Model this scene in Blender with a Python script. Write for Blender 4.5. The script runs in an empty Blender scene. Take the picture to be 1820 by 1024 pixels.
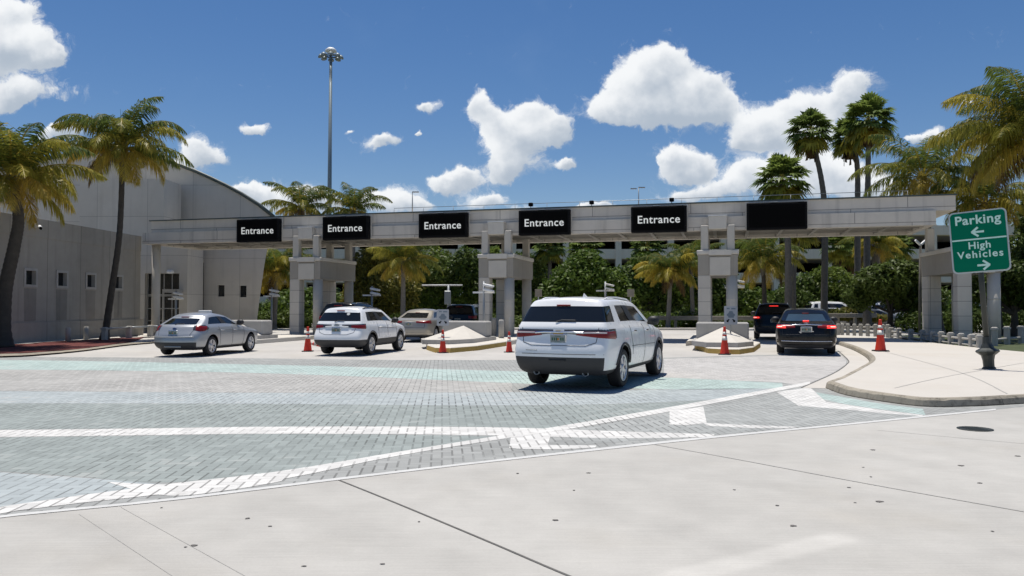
import bpy, bmesh, math, random
import numpy as np
from mathutils import Vector, Matrix, Euler

# ------------------------------------------------------------------ camera, sky, sun, exposure
S = bpy.context.scene
COL = S.collection
R = math.radians
F, CX, CY, HOR, CAMH = 1415.0, 910.0, 512.0, 545.0, 1.65
PITCH = math.atan((HOR - CY) / F)
cam = bpy.data.cameras.new('camera')
cam.sensor_width = 36.0
cam.lens = 36.0 * F / 1820.0
cam.clip_start, cam.clip_end = 0.1, 6000.0
camo = bpy.data.objects.new('camera', cam)
COL.objects.link(camo)
camo.location = (0, 0, CAMH)
camo.rotation_euler = (R(90) + PITCH, 0, 0)
S.camera = camo
S.view_settings.view_transform = 'Standard'
S.view_settings.look = 'None'
S.view_settings.exposure = 0.0
S.view_settings.gamma = 1.0

SUN_EL, SUN_AZ = R(79), R(-25)          # high sun, a little beyond the gantry and to the left of it
sd = Vector((math.sin(SUN_AZ) * math.cos(SUN_EL), math.cos(SUN_AZ) * math.cos(SUN_EL), math.sin(SUN_EL)))
sl = bpy.data.lights.new('sun', 'SUN')
sl.energy, sl.angle, sl.color = 4.85, R(0.5), (1.0, 0.95, 0.87)
slo = bpy.data.objects.new('sun', sl)
COL.objects.link(slo)
slo.rotation_euler = sd.to_track_quat('Z', 'Y').to_euler()

# ------------------------------------------------------------------ node expression helper
class E:
    """a shader value with python operators that add Math nodes"""
    def __init__(s, nt, sock): s.nt, s.s = nt, sock
    def _op(s, op, *a):
        n = s.nt.nodes.new('ShaderNodeMath'); n.operation = op
        for i, v in enumerate((s,) + a):
            if isinstance(v, E): s.nt.links.new(v.s, n.inputs[i])
            else: n.inputs[i].default_value = float(v)
        return E(s.nt, n.outputs[0])
    def __add__(s, o): return s._op('ADD', o)
    __radd__ = __add__
    def __mul__(s, o): return s._op('MULTIPLY', o)
    __rmul__ = __mul__
    def __sub__(s, o): return s._op('SUBTRACT', o)
    def __rsub__(s, o): return (s * -1.0) + o
    def __truediv__(s, o): return s._op('DIVIDE', o)
    def __gt__(s, o): return s._op('GREATER_THAN', o)
    def __lt__(s, o): return s._op('LESS_THAN', o)
    def floor(s): return s._op('FLOOR')
    def fmod(s, m): return s._op('FLOORED_MODULO', m)
    def fract(s): return s._op('FRACT')
    def max(s, o): return s._op('MAXIMUM', o)
    def min(s, o): return s._op('MINIMUM', o)
    def abs(s): return s._op('ABSOLUTE')
    def pow(s, o): return s._op('POWER', o)
    def smooth(s, a, b):
        n = s.nt.nodes.new('ShaderNodeMapRange'); n.interpolation_type = 'SMOOTHSTEP'
        n.inputs['From Min'].default_value, n.inputs['From Max'].default_value = a, b
        s.nt.links.new(s.s, n.inputs['Value'])
        return E(s.nt, n.outputs[0])
    def lerp(s, a, b):      # a*(1-s)+b*s
        return s * b + (1.0 - s) * a

def nd(nt, kind, **kw):
    n = nt.nodes.new(kind)
    for k, v in kw.items():
        if k in n.inputs: n.inputs[k].default_value = v
        else: setattr(n, k, v)
    return n

def mixc(nt, fac, a, b, mode='MIX'):
    n = nt.nodes.new('ShaderNodeMix'); n.data_type = 'RGBA'; n.blend_type = mode
    for sock, v in ((n.inputs[0], fac), (n.inputs[6], a), (n.inputs[7], b)):
        if isinstance(v, E): nt.links.new(v.s, sock)
        elif hasattr(v, 'is_linked') or hasattr(v, 'node'): nt.links.new(v, sock)
        elif isinstance(v, (int, float)): sock.default_value = v
        else: sock.default_value = tuple(v) + ((1.0,) if len(v) == 3 else ())
    return n.outputs[2]

# ------------------------------------------------------------------ world: clear sky with cumulus
W = bpy.data.worlds.new('World'); S.world = W
W.use_nodes = True
wn = W.node_tree; wn.nodes.clear()
wo = nd(wn, 'ShaderNodeOutputWorld'); bg = nd(wn, 'ShaderNodeBackground')
sky = nd(wn, 'ShaderNodeTexSky'); sky.sky_type = 'NISHITA'; sky.sun_disc = False
sky.sun_elevation, sky.sun_rotation = SUN_EL, SUN_AZ
sky.air_density, sky.dust_density, sky.ozone_density, sky.altitude = 1.0, 0.35, 2.6, 0
tc = nd(wn, 'ShaderNodeTexCoord')
sx = nd(wn, 'ShaderNodeSeparateXYZ'); wn.links.new(tc.outputs['Generated'], sx.inputs[0])
dx, dy, dz = (E(wn, sx.outputs[i]) for i in range(3))
dys = dy.max(0.02)
cu, cv = dx / dys, dz / dys                     # bearing and height of a sky direction
cmb = nd(wn, 'ShaderNodeCombineXYZ')
wn.links.new(cu.s, cmb.inputs[0]); wn.links.new(cv.s, cmb.inputs[1])
P2 = cmb.outputs[0]
def wnoise(vec, scale, detail, rough, off=(0, 0, 0), dist=0.0):
    m = nd(wn, 'ShaderNodeVectorMath', operation='ADD'); wn.links.new(vec, m.inputs[0]); m.inputs[1].default_value = off
    n = nd(wn, 'ShaderNodeTexNoise'); n.inputs['Scale'].default_value = scale
    n.inputs['Detail'].default_value = detail; n.inputs['Roughness'].default_value = rough
    n.inputs['Distortion'].default_value = dist
    wn.links.new(m.outputs[0], n.inputs['Vector'])
    return E(wn, n.outputs[0])
def sky_uv(px, py): return ((px - CX) / F, (HOR - py) / F)
# lobes of the cumulus: bearing, height, half width, half height (in 1/1415 of the forward distance)
CLOUDS = [
 # big one
 (1150,130,52,55),(1195,115,48,42),(1120,165,55,45),(1180,170,85,52),(1250,165,52,48),(1285,185,34,24),(1090,195,50,26),(1170,198,105,28),
 # tall ragged one
 (850,185,30,30),(880,215,40,34),(945,195,32,30),(985,225,38,36),(940,235,70,34),(905,265,55,40),(895,300,36,30),
 # over the fan palms
 (1525,150,46,36),(1470,185,64,36),(1410,205,60,38),(1350,225,60,34),(1330,250,44,22),(1430,240,90,34),
 (1215,275,34,28),(1240,290,36,26),(1190,290,28,22),(1220,310,40,20),
 (1330,310,50,32),(1300,335,50,24),(1420,300,90,40),(1500,320,80,40),(1220,348,50,16),(1560,340,60,30),
 # small ones
 (760,188,26,12),(450,225,34,11),(675,252,46,16),(800,322,58,20),(830,312,26,16),(865,355,44,18),
 (345,262,34,26),(370,280,44,20),(320,290,34,16),(110,232,40,14),
 (470,350,62,28),(530,352,62,30),(430,342,34,16),(25,110,95,75,.42),(120,160,120,22,.34),(970,290,60,16,.36),(1260,200,60,20,.35),(560,362,50,18),(700,358,58,26),(740,366,40,14),(655,362,30,14),(960,372,60,12),(1060,370,60,10),(1010,290,20,8),(620,230,10,5),(750,238,9,8),(100,232,44,16),
 # upper left bank
 (15,20,50,46),(45,75,48,30),(70,95,38,20),(0,90,46,36),(92,92,22,14),(30,160,32,22),(8,175,40,24),(-40,60,60,80),
 # faint ones to the right
 (1690,238,46,12),(1725,178,20,9),(1640,245,30,7),(1900,300,90,40),(2050,200,120,50),(-250,250,160,60),(-500,120,200,80),(2400,260,200,70),
]
dens = hgt_ = None
wp = wnoise(P2, 16.0, 4.0, 0.55); wq = wnoise(P2, 16.0, 4.0, 0.55, (5.3, 1.7, 0))
wc = nd(wn, 'ShaderNodeCombineXYZ')
wp2 = wnoise(P2, 48.0, 5.0, 0.6, (1.1, 7.7, 0)); wq2 = wnoise(P2, 48.0, 5.0, 0.6, (8.3, 2.7, 0))
a_, b_ = (wp - 0.5) * 0.046 + (wp2 - 0.5) * 0.016 + cu, (wq - 0.5) * 0.034 + (wq2 - 0.5) * 0.014 + cv
wn.links.new(a_.s, wc.inputs[0]); wn.links.new(b_.s, wc.inputs[1])
for (px, py, rx, ry, *wt) in CLOUDS:
    u, v = sky_uv(px, py)
    n1 = nd(wn, 'ShaderNodeVectorMath', operation='SUBTRACT'); wn.links.new(wc.outputs[0], n1.inputs[0]); n1.inputs[1].default_value = (u, v, 0)
    n2 = nd(wn, 'ShaderNodeVectorMath', operation='MULTIPLY'); wn.links.new(n1.outputs[0], n2.inputs[0]); n2.inputs[1].default_value = (F / rx, F / ry, 0)
    n3 = nd(wn, 'ShaderNodeVectorMath', operation='DOT_PRODUCT'); wn.links.new(n2.outputs[0], n3.inputs[0]); wn.links.new(n2.outputs[0], n3.inputs[1])
    e = (E(wn, n3.outputs['Value']) * -1.5)._op('EXPONENT')
    if wt: e = e * wt[0]
    n4 = nd(wn, 'ShaderNodeVectorMath', operation='DOT_PRODUCT'); wn.links.new(n2.outputs[0], n4.inputs[0]); n4.inputs[1].default_value = (-0.35, 1.0, 0)
    h = e * E(wn, n4.outputs['Value'])
    dens = e if dens is None else dens + e
    hgt_ = h if hgt_ is None else hgt_ + h
top = hgt_ / dens.max(0.02)                       # which side of its lobe a direction looks at: the sunlit top or the base
f1 = wnoise(wc.outputs[0], 19.0, 12.0, 0.70, (0, 0, 0), 0.25)
f3 = wnoise(P2, 7.0, 6.0, 0.55, (1.3, 4.4, 0))
f2 = wnoise(P2, 13.0, 5.0, 0.52, (0.006, 0.018, 0)); f2b = wnoise(P2, 13.0, 5.0, 0.52)
d2 = dens.min(1.35) + (f1 - 0.5) * (1.75 - top.max(-1.0).min(1.0) * 0.25) - 0.02
f4 = wnoise(wc.outputs[0], 34.0, 10.0, 0.72, (3.1, 0.2, 0), 0.6)
wisp = (dens.min(1.0) * 1.25 + (f4 - 0.5) * 2.4).smooth(0.30, 1.0) * 0.55
alpha = d2.smooth(0.30, 0.64).max(wisp) * (dy > 0.03)
lit = (top * 1.15 + (f2b - f2) * 2.3 + (f3 - 0.5) * 0.5 + (1.0 - dens.min(1.5)) * 0.28 - 0.10)
shade = lit.smooth(-1.0, 0.62)
ccol = mixc(wn, shade, (0.44 * 11.76, 0.51 * 11.76, 0.60 * 11.76), (0.92 * 11.76, 0.94 * 11.76, 0.96 * 11.76))
# thin veil
veil = (wnoise(P2, 3.2, 5.0, 0.6, (2.2, 0.4, 0)).smooth(0.60, 0.95)) * 0.16
SKY = 0.085
k_ = 1.0 / SKY
hs = nd(wn, 'ShaderNodeHueSaturation'); hs.inputs['Saturation'].default_value = 1.26; hs.inputs['Value'].default_value = 1.02; wn.links.new(mixc(wn, 1.0, sky.outputs[0], (1.0, 0.965, 1.01), 'MULTIPLY'), hs.inputs['Color'])
veiled = mixc(wn, veil * (dy > 0.03), hs.outputs[0], (0.42 * k_, 0.55 * k_, 0.72 * k_))
final = mixc(wn, alpha, veiled, ccol)
wn.links.new(final, bg.inputs['Color']); bg.inputs['Strength'].default_value = SKY
wn.links.new(bg.outputs[0], wo.inputs['Surface'])

# ------------------------------------------------------------------ pixel <-> place survey helpers
Fv = Vector((0, math.cos(PITCH), math.sin(PITCH))); Uv = Vector((0, -math.sin(PITCH), math.cos(PITCH)))
def ray(px, py): return Fv + Vector((1, 0, 0)) * ((px - CX) / F) + Uv * ((CY - py) / F)
def gp(px, py, z=0.0):
    d = ray(px, py); t = (z - CAMH) / d.z
    return (d.x * t, d.y * t)
def at(px, py, Y):
    d = ray(px, py); t = Y / d.y
    return Vector((d.x * t, Y, CAMH + d.z * t))

# ------------------------------------------------------------------ materials
MATS = {}
def new_mat(name):
    m = bpy.data.materials.new(name); m.use_nodes = True
    nt = m.node_tree; b = nt.nodes['Principled BSDF']
    MATS[name] = m
    return m, nt, b
def coords(nt, kind='Object'):
    return nd(nt, 'ShaderNodeTexCoord').outputs[kind]
def noise(nt, vec, scale, detail=4, rough=0.55, stretch=None):
    if stretch:
        mp = nd(nt, 'ShaderNodeMapping'); nt.links.new(vec, mp.inputs['Vector']); mp.inputs['Scale'].default_value = stretch; vec = mp.outputs[0]
    n = nd(nt, 'ShaderNodeTexNoise'); n.inputs['Scale'].default_value = scale
    n.inputs['Detail'].default_value = detail; n.inputs['Roughness'].default_value = rough
    nt.links.new(vec, n.inputs['Vector'])
    return E(nt, n.outputs[0])
def bump(nt, b, h, strength, dist):
    n = nd(nt, 'ShaderNodeBump'); n.inputs['Strength'].default_value = strength; n.inputs['Distance'].default_value = dist
    nt.links.new(h.s, n.inputs['Height']); nt.links.new(n.outputs[0], b.inputs['Normal'])

def plain(name, col, rough=0.6, metal=0.0, var=0.12, scale=3.0, coat=0.0, spec=0.5, bumps=0.0, emit=None, estr=0.0):
    m, nt, b = new_mat(name)
    v = coords(nt)
    n = noise(nt, v, scale, 5, 0.6)
    f = (n - 0.5) * (2 * var) + 1.0
    c = nd(nt, 'ShaderNodeVectorMath', operation='SCALE'); c.inputs[0].default_value = col
    nt.links.new(f.s, c.inputs['Scale']); nt.links.new(c.outputs[0], b.inputs['Base Color'])
    b.inputs['Roughness'].default_value = rough; b.inputs['Metallic'].default_value = metal
    b.inputs['Coat Weight'].default_value = coat; b.inputs['Coat Roughness'].default_value = 0.04
    b.inputs['Specular IOR Level'].default_value = spec
    if bumps: bump(nt, b, noise(nt, v, scale * 14, 4), bumps, 0.01)
    if emit:
        b.inputs['Emission Color'].default_value = tuple(emit) + (1,); b.inputs['Emission Strength'].default_value = estr
    return m

def concrete(name, col, stain=0.35, brush=0.0, rough=0.85, streak=0.0, panel=None, wear=(0.9, 0.86, 0.8), scuffs=(), blotch=0.0):
    """cast or brushed concrete: cloudy tone, spots, optional brushed lines, drip streaks, panel joints"""
    m, nt, b = new_mat(name); v = coords(nt)
    big = noise(nt, v, 0.28, 5, 0.6); mid = noise(nt, v, 2.2, 6, 0.65); fine = noise(nt, v, 45, 3, 0.6)
    f = (big - 0.5) * (stain * 1.1) + (mid - 0.5) * (stain * 0.8) + (fine - 0.5) * 0.16 + 1.0
    if brush:
        ln = noise(nt, v, 6.0, 5, 0.7, (0.25, 7.0, 1.0)); f = f + (ln - 0.5) * brush
    for (x0, y0, x1, y1, w_, amt) in scuffs:      # scuffed smears along a line on the slab
        sp = nd(nt, 'ShaderNodeSeparateXYZ'); nt.links.new(v, sp.inputs[0])
        X, Y = E(nt, sp.outputs[0]) - x0, E(nt, sp.outputs[1]) - y0; L = math.hypot(x1 - x0, y1 - y0); ux, uy = (x1 - x0) / L, (y1 - y0) / L
        t = X * ux + Y * uy; d = (X * -uy + Y * ux).abs()
        m_ = (1.0 - d.smooth(w_ * 0.35, w_)) * t.smooth(0.0, L * 0.15) * (1.0 - t.smooth(L * 0.85, L))
        f = f + m_ * (mid * 0.8 + 0.5) * amt
    if blotch:
        f = f - noise(nt, v, 5.5, 6, 0.75).smooth(0.46, 0.70) * blotch
    if streak:
        st = noise(nt, v, 2.6, 4, 0.6, (1.0, 1.0, 0.06)); f = f - st.smooth(0.5, 0.75) * streak
    spots = noise(nt, v, 1.1, 7, 0.75).smooth(0.62, 0.8) * (stain * 0.5)
    f = f - spots
    if panel:
        w, h, mort, shift = panel
        sp = nd(nt, 'ShaderNodeSeparateXYZ'); nt.links.new(v, sp.inputs[0])
        ax = E(nt, sp.outputs[0]) + E(nt, sp.outputs[1]); az = E(nt, sp.outputs[2])
        row = (az / h).floor(); u = ax / w + row * shift
        fu, fz = u.fract(), (az / h).fract()
        jl = ((fu * w) < mort).max((fz * h) < mort)
        idn = nd(nt, 'ShaderNodeTexWhiteNoise'); idn.noise_dimensions = '2D'
        cb = nd(nt, 'ShaderNodeCombineXYZ'); nt.links.new(u.floor().s, cb.inputs[0]); nt.links.new(row.s, cb.inputs[1]); nt.links.new(cb.outputs[0], idn.inputs['Vector'])
        f = f * ((E(nt, idn.outputs['Value']) - 0.5) * 0.10 + 1.0)
        f = f * (1.0 - jl * 0.55)
    c = nd(nt, 'ShaderNodeVectorMath', operation='SCALE'); c.inputs[0].default_value = col
    nt.links.new(f.s, c.inputs['Scale'])
    warm = mixc(nt, noise(nt, v, 0.5, 4).smooth(0.5, 0.8) * 0.5, (1, 1, 1), wear)
    nt.links.new(mixc(nt, 1.0, c.outputs[0], warm, 'MULTIPLY'), b.inputs['Base Color'])
    b.inputs['Roughness'].default_value = rough; b.inputs['Specular IOR Level'].default_value = 0.3
    bump(nt, b, fine * 0.5 + mid, 0.25, 0.01)
    return m

def herring(nt, vec, cell, ang):
    """herringbone of 2:1 pavers; returns (distance to the joint in metres, random value per paver)"""
    mp = nd(nt, 'ShaderNodeMapping'); mp.inputs['Rotation'].default_value = (0, 0, ang)
    nt.links.new(vec, mp.inputs['Vector'])
    sp = nd(nt, 'ShaderNodeSeparateXYZ'); nt.links.new(mp.outputs[0], sp.inputs[0])
    x, y = E(nt, sp.outputs[0]) / cell, E(nt, sp.outputs[1]) / cell
    i, j, fx, fy = x.floor(), y.floor(), x.fract(), y.fract()
    k = (i - j + 0.25).fmod(4.0).floor()
    is0, is1, is2, is3 = (k < 0.5), (k > 0.5) * (k < 1.5), (k > 1.5) * (k < 2.5), (k > 2.5)
    big = 9.0
    dxj = (fx + is1 * big).min((1.0 - fx) + is0 * big)
    dyj = (fy + is2 * big).min((1.0 - fy) + is3 * big)
    ii, jj = i - is1, j - is2
    cb = nd(nt, 'ShaderNodeCombineXYZ'); nt.links.new(ii.s, cb.inputs[0]); nt.links.new(jj.s, cb.inputs[1])
    wnz = nd(nt, 'ShaderNodeTexWhiteNoise'); wnz.noise_dimensions = '2D'; nt.links.new(cb.outputs[0], wnz.inputs['Vector'])
    return dxj * cell, dyj * cell, E(nt, wnz.outputs['Value'])

def paver(name, col, worn=0.25, base=(0.36, 0.35, 0.325), contrast=1.0):
    """painted or bare herringbone pavers; the paint wears off in patches down to the bare block"""
    m, nt, b = new_mat(name); v = coords(nt)
    da, db, rnd = herring(nt, v, 0.115, R(-5))
    joint = (1.0 - da.smooth(0.005, 0.013)).max((1.0 - db.smooth(0.004, 0.010)) * 0.35)
    big = noise(nt, v, 0.45, 5, 0.62); mid = noise(nt, v, 3.0, 5, 0.6); fine = noise(nt, v, 60, 3)
    # the joints are filled with sand in places, open and dark in others
    openj = noise(nt, v, 0.5, 4, 0.6).smooth(0.34, 0.66)
    f = (big - 0.5) * 0.42 + (mid - 0.5) * 0.22 + (fine - 0.5) * 0.14 + (rnd - 0.5) * 0.22 + 1.0
    w = ((mid * 0.5 + big * 0.5) + (rnd - 0.5) * 0.14).smooth(0.56, 0.70) * worn
    c0 = mixc(nt, w, col, base)
    c = nd(nt, 'ShaderNodeVectorMath', operation='SCALE'); nt.links.new(c0, c.inputs[0]); nt.links.new(f.s, c.inputs['Scale'])
    c1 = mixc(nt, joint * (openj * 0.58 + 0.08) * contrast, c.outputs[0], (0.055, 0.05, 0.045))
    nt.links.new(c1, b.inputs['Base Color'])
    b.inputs['Roughness'].default_value = 0.85; b.inputs['Specular IOR Level'].default_value = 0.3
    bump(nt, b, (1.0 - joint) + fine * 0.12, 0.6, 0.012)
    return m

def leafmat(name, trans=0.35, rough=0.5):
    m, nt, b = new_mat(name)
    at_ = nd(nt, 'ShaderNodeAttribute'); at_.attribute_name = 'tint'
    n = noise(nt, coords(nt), 7.0, 3)
    c = nd(nt, 'ShaderNodeVectorMath', operation='SCALE'); nt.links.new(at_.outputs['Color'], c.inputs[0]); nt.links.new(((n - 0.5) * 0.5 + 1.0).s, c.inputs['Scale'])
    nt.links.new(c.outputs[0], b.inputs['Base Color']); b.inputs['Roughness'].default_value = rough
    b.inputs['Specular IOR Level'].default_value = 0.18
    tr = nd(nt, 'ShaderNodeBsdfTranslucent'); nt.links.new(c.outputs[0], tr.inputs['Color'])
    mx = nd(nt, 'ShaderNodeMixShader'); mx.inputs[0].default_value = trans
    nt.links.new(b.outputs[0], mx.inputs[1]); nt.links.new(tr.outputs[0], mx.inputs[2])
    nt.links.new(mx.outputs[0], nt.nodes['Material Output'].inputs['Surface'])
    return m

def carpaint(name, col, metal=0.0, rough=0.28, coat=0.6, spec=0.5):
    m, nt, b = new_mat(name); v = coords(nt)
    d = noise(nt, v, 1.7, 5, 0.6)
    sp = nd(nt, 'ShaderNodeSeparateXYZ'); nt.links.new(v, sp.inputs[0])
    dirt = (1.0 - E(nt, sp.outputs[2]).smooth(0.25, 0.95)) * d.smooth(0.3, 0.7) * 0.09      # road dust on the low panels
    nt.links.new(mixc(nt, dirt, col, (0.30, 0.27, 0.23)), b.inputs['Base Color'])
    nt.links.new((d * 0.12 + (rough - 0.06)).s, b.inputs['Roughness'])
    b.inputs['Metallic'].default_value = metal
    b.inputs['Specular IOR Level'].default_value = spec; b.inputs['Coat Weight'].default_value = coat; b.inputs['Coat Roughness'].default_value = 0.05
    return m

def glassmat(name, col, rough=0.04):
    m, nt, b = new_mat(name)
    n = noise(nt, coords(nt), 1.3, 3)
    nt.links.new(mixc(nt, n, tuple(x * 0.6 for x in col), tuple(x * 1.4 for x in col)), b.inputs['Base Color'])
    b.inputs['Roughness'].default_value = rough; b.inputs['Specular IOR Level'].default_value = 0.6
    return m

q0, q1 = gp(1150, 1040), gp(1525, 948)
SC = [(q0[0], q0[1], q1[0], q1[1], .17, .17)]
for a_, b2_, w_, am in (((60, 900), (330, 1030), .25, -.06), ((420, 872), (900, 1030), .3, -.05), ((1000, 815), (1700, 905), .28, -.045), ((900, 860), (1500, 1020), .3, -.05), ((1350, 775), (1900, 870), .25, -.04)):
    q0, q1 = gp(*a_), gp(*b2_); SC.append((q0[0], q0[1], q1[0], q1[1], w_, am))
concrete('road_concrete', (0.435, 0.42, 0.385), 0.38, 0.28, scuffs=SC)
concrete('apron_concrete', (0.47, 0.45, 0.415), 0.40, 0.06)
concrete('walk_concrete', (0.54, 0.505, 0.45), 0.14)
concrete('kerb_concrete', (0.33, 0.295, 0.235), 0.8, 0, 0.9, 0, (1.8, 9.0, 0.02, 0.0), blotch=0.55)
concrete('gutter_concrete', (0.53, 0.50, 0.45), 0.25)
concrete('wall_concrete', (0.34, 0.318, 0.272), 0.30, 0, 0.9, 0.16, (2.6, 30.0, 0.03, 0.0))
concrete('wall_stain', (0.255, 0.238, 0.204), 0.4, 0, 0.9, 0.3)
concrete('hull_concrete', (0.54, 0.51, 0.45), 0.18, 0, 0.9, 0.10, (3.1, 2.4, 0.018, 0.0))
concrete('fascia', (0.60, 0.555, 0.485), 0.22, 0, 0.7, 0.22, (4.6, 0.66, 0.03, 0.5))
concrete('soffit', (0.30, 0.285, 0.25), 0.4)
concrete('pier_stone', (0.53, 0.495, 0.435), 0.22, 0, 0.8, 0.10, (3.0, 0.62, 0.022, 0.0))
concrete('pier_smooth', (0.54, 0.505, 0.44), 0.2, 0, 0.8, 0.08)
concrete('cap_stone', (0.345, 0.318, 0.272), 0.2, 0, 0.8, 0.12)
concrete('trim_stone', (0.60, 0.565, 0.50), 0.2, 0, 0.8, 0.15)
concrete('island_stone', (0.60, 0.565, 0.50), 0.22)
concrete('block_stone', (0.42, 0.405, 0.375), 0.3, 0, 0.85, 0.16)
concrete('yellow_kerb', (0.40, 0.28, 0.085), 0.8, wear=(0.62, 0.66, 0.75))
concrete('post_stone', (0.40, 0.385, 0.35), 0.4)
concrete('garage_stone', (0.86, 0.73, 0.59), 0.15, 0, 0.9, 0.1)
plain('paint_white', (0.56, 0.555, 0.53), 0.7, var=0.2, scale=4)
plain('joint', (0.12, 0.115, 0.105), 0.9)
plain('faint_joint', (0.355, 0.345, 0.32), 0.9)
plain('stain', (0.13, 0.12, 0.11), 0.9, var=0.4)
plain('patch', (0.462, 0.447, 0.412), 0.85, var=0.06)
plain('mulch', (0.115, 0.026, 0.021), 0.95, var=0.6, scale=9, bumps=0.8)
plain('grass_ground', (0.055, 0.07, 0.025), 0.95, var=0.5, scale=2, bumps=0.8)
plain('rubber', (0.013, 0.013, 0.014), 0.75, var=0.2)
plain('black_trim', (0.018, 0.018, 0.019), 0.55)
plain('dark_cladding', (0.032, 0.032, 0.034), 0.6)
plain('void', (0.003, 0.003, 0.003), 0.95, spec=0.1)
plain('interior_dark', (0.010, 0.010, 0.011), 0.9)
plain('alloy', (0.55, 0.56, 0.58), 0.35, 0.8)
plain('chrome', (0.75, 0.76, 0.78), 0.15, 1.0, var=0.03)
plain('lamp_red', (0.20, 0.006, 0.008), 0.3, coat=0.25, spec=0.25, var=0.5, scale=30)
plain('lamp_lit', (0.6, 0.02, 0.015), 0.3, emit=(1.0, 0.04, 0.03), estr=1.6)
plain('lamp_core', (0.9, 0.4, 0.35), 0.3, emit=(1.0, 0.45, 0.38), estr=1.8)
plain('lamp_smoke', (0.05, 0.045, 0.045), 0.12, coat=1.0)
plain('lamp_clear', (0.55, 0.5, 0.5), 0.15, coat=1.0)
plain('plate', (0.27, 0.29, 0.28), 0.5)
plain('plate_green', (0.02, 0.09, 0.05), 0.5)
plain('plate_orange', (0.5, 0.2, 0.03), 0.5)
plain('gold', (0.42, 0.28, 0.09), 0.3, 0.7)
plain('badge_blue', (0.02, 0.05, 0.15), 0.3)
plain('seat_grey', (0.30, 0.31, 0.32), 0.8)
plain('tan_paper', (0.62, 0.62, 0.60), 0.8)
carpaint('white_paint', (0.84, 0.84, 0.83))
carpaint('silver_paint', (0.38, 0.395, 0.41), 0.4, 0.34)
carpaint('champagne_paint', (0.345, 0.318, 0.272), 0.35, 0.36)
carpaint('black_paint', (0.004, 0.004, 0.0045), 0, 0.16, 0.12, 0.3)
carpaint('grey_paint', (0.10, 0.105, 0.11), 0.2)
glassmat('car_glass', (0.008, 0.010, 0.012))
glassmat('blue_glass', (0.035, 0.055, 0.07))
glassmat('building_glass', (0.012, 0.014, 0.016), 0.08)
plain('cone_red', (0.62, 0.035, 0.012), 0.55, var=0.15)
plain('cone_grey', (0.50, 0.49, 0.45), 0.5, var=0.3, scale=12)
plain('sign_green', (0.0, 0.155, 0.085), 0.6, var=0.06, spec=0.08)
plain('sign_white', (0.55, 0.80, 0.70), 0.6, var=0.05)
plain('sign_rim', (0.45, 0.50, 0.50), 0.4)
plain('bronze', (0.045, 0.05, 0.045), 0.5, 0.4, var=0.3)
plain('info_panel', (0.40, 0.42, 0.44), 0.5)
plain('info_blue', (0.16, 0.20, 0.235), 0.5)
plain('steel', (0.30, 0.32, 0.33), 0.45, 0.5)
plain('mast_steel', (0.20, 0.25, 0.27), 0.5, 0.2)
plain('white_metal', (0.78, 0.78, 0.76), 0.5)
plain('board_black', (0.004, 0.004, 0.0045), 0.7, spec=0.15)
plain('led', (0.5, 0.5, 0.48), 0.6, emit=(0.88, 0.90, 0.86), estr=0.42)
plain('roof_green', (0.055, 0.075, 0.07), 0.5)
plain('door_metal', (0.34, 0.34, 0.33), 0.4, 0.2)
plain('rail_wood', (0.26, 0.235, 0.19), 0.85, var=0.35, scale=6)
plain('trunk_palm', (0.12, 0.11, 0.093), 0.95, var=0.5, scale=5, bumps=1.0)
plain('trunk_dark', (0.062, 0.053, 0.042), 0.95, var=0.5, scale=5, bumps=1.0)
plain('trunk_pale', (0.19, 0.175, 0.15), 0.95, var=0.4, scale=5, bumps=1.0)
leafmat('leaf', 0.30)
leafmat('frond', 0.46, 0.42)
paver('paver_bare', (0.315, 0.32, 0.305), 0.0)
paver('paver_teal', (0.39, 0.475, 0.445), 0.7)
paver('paver_beige', (0.385, 0.378, 0.355), 0.3)
paver('paver_blue', (0.365, 0.40, 0.40), 0.7)
paver('paver_green', (0.275, 0.305, 0.29), 0.6, (0.335, 0.335, 0.315))
paver('paver_white', (0.61, 0.60, 0.57), 0.75)
paver('paver_grey', (0.335, 0.345, 0.33), 0.4)
paver('paver_pale', (0.47, 0.455, 0.43), 0.3)

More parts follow.
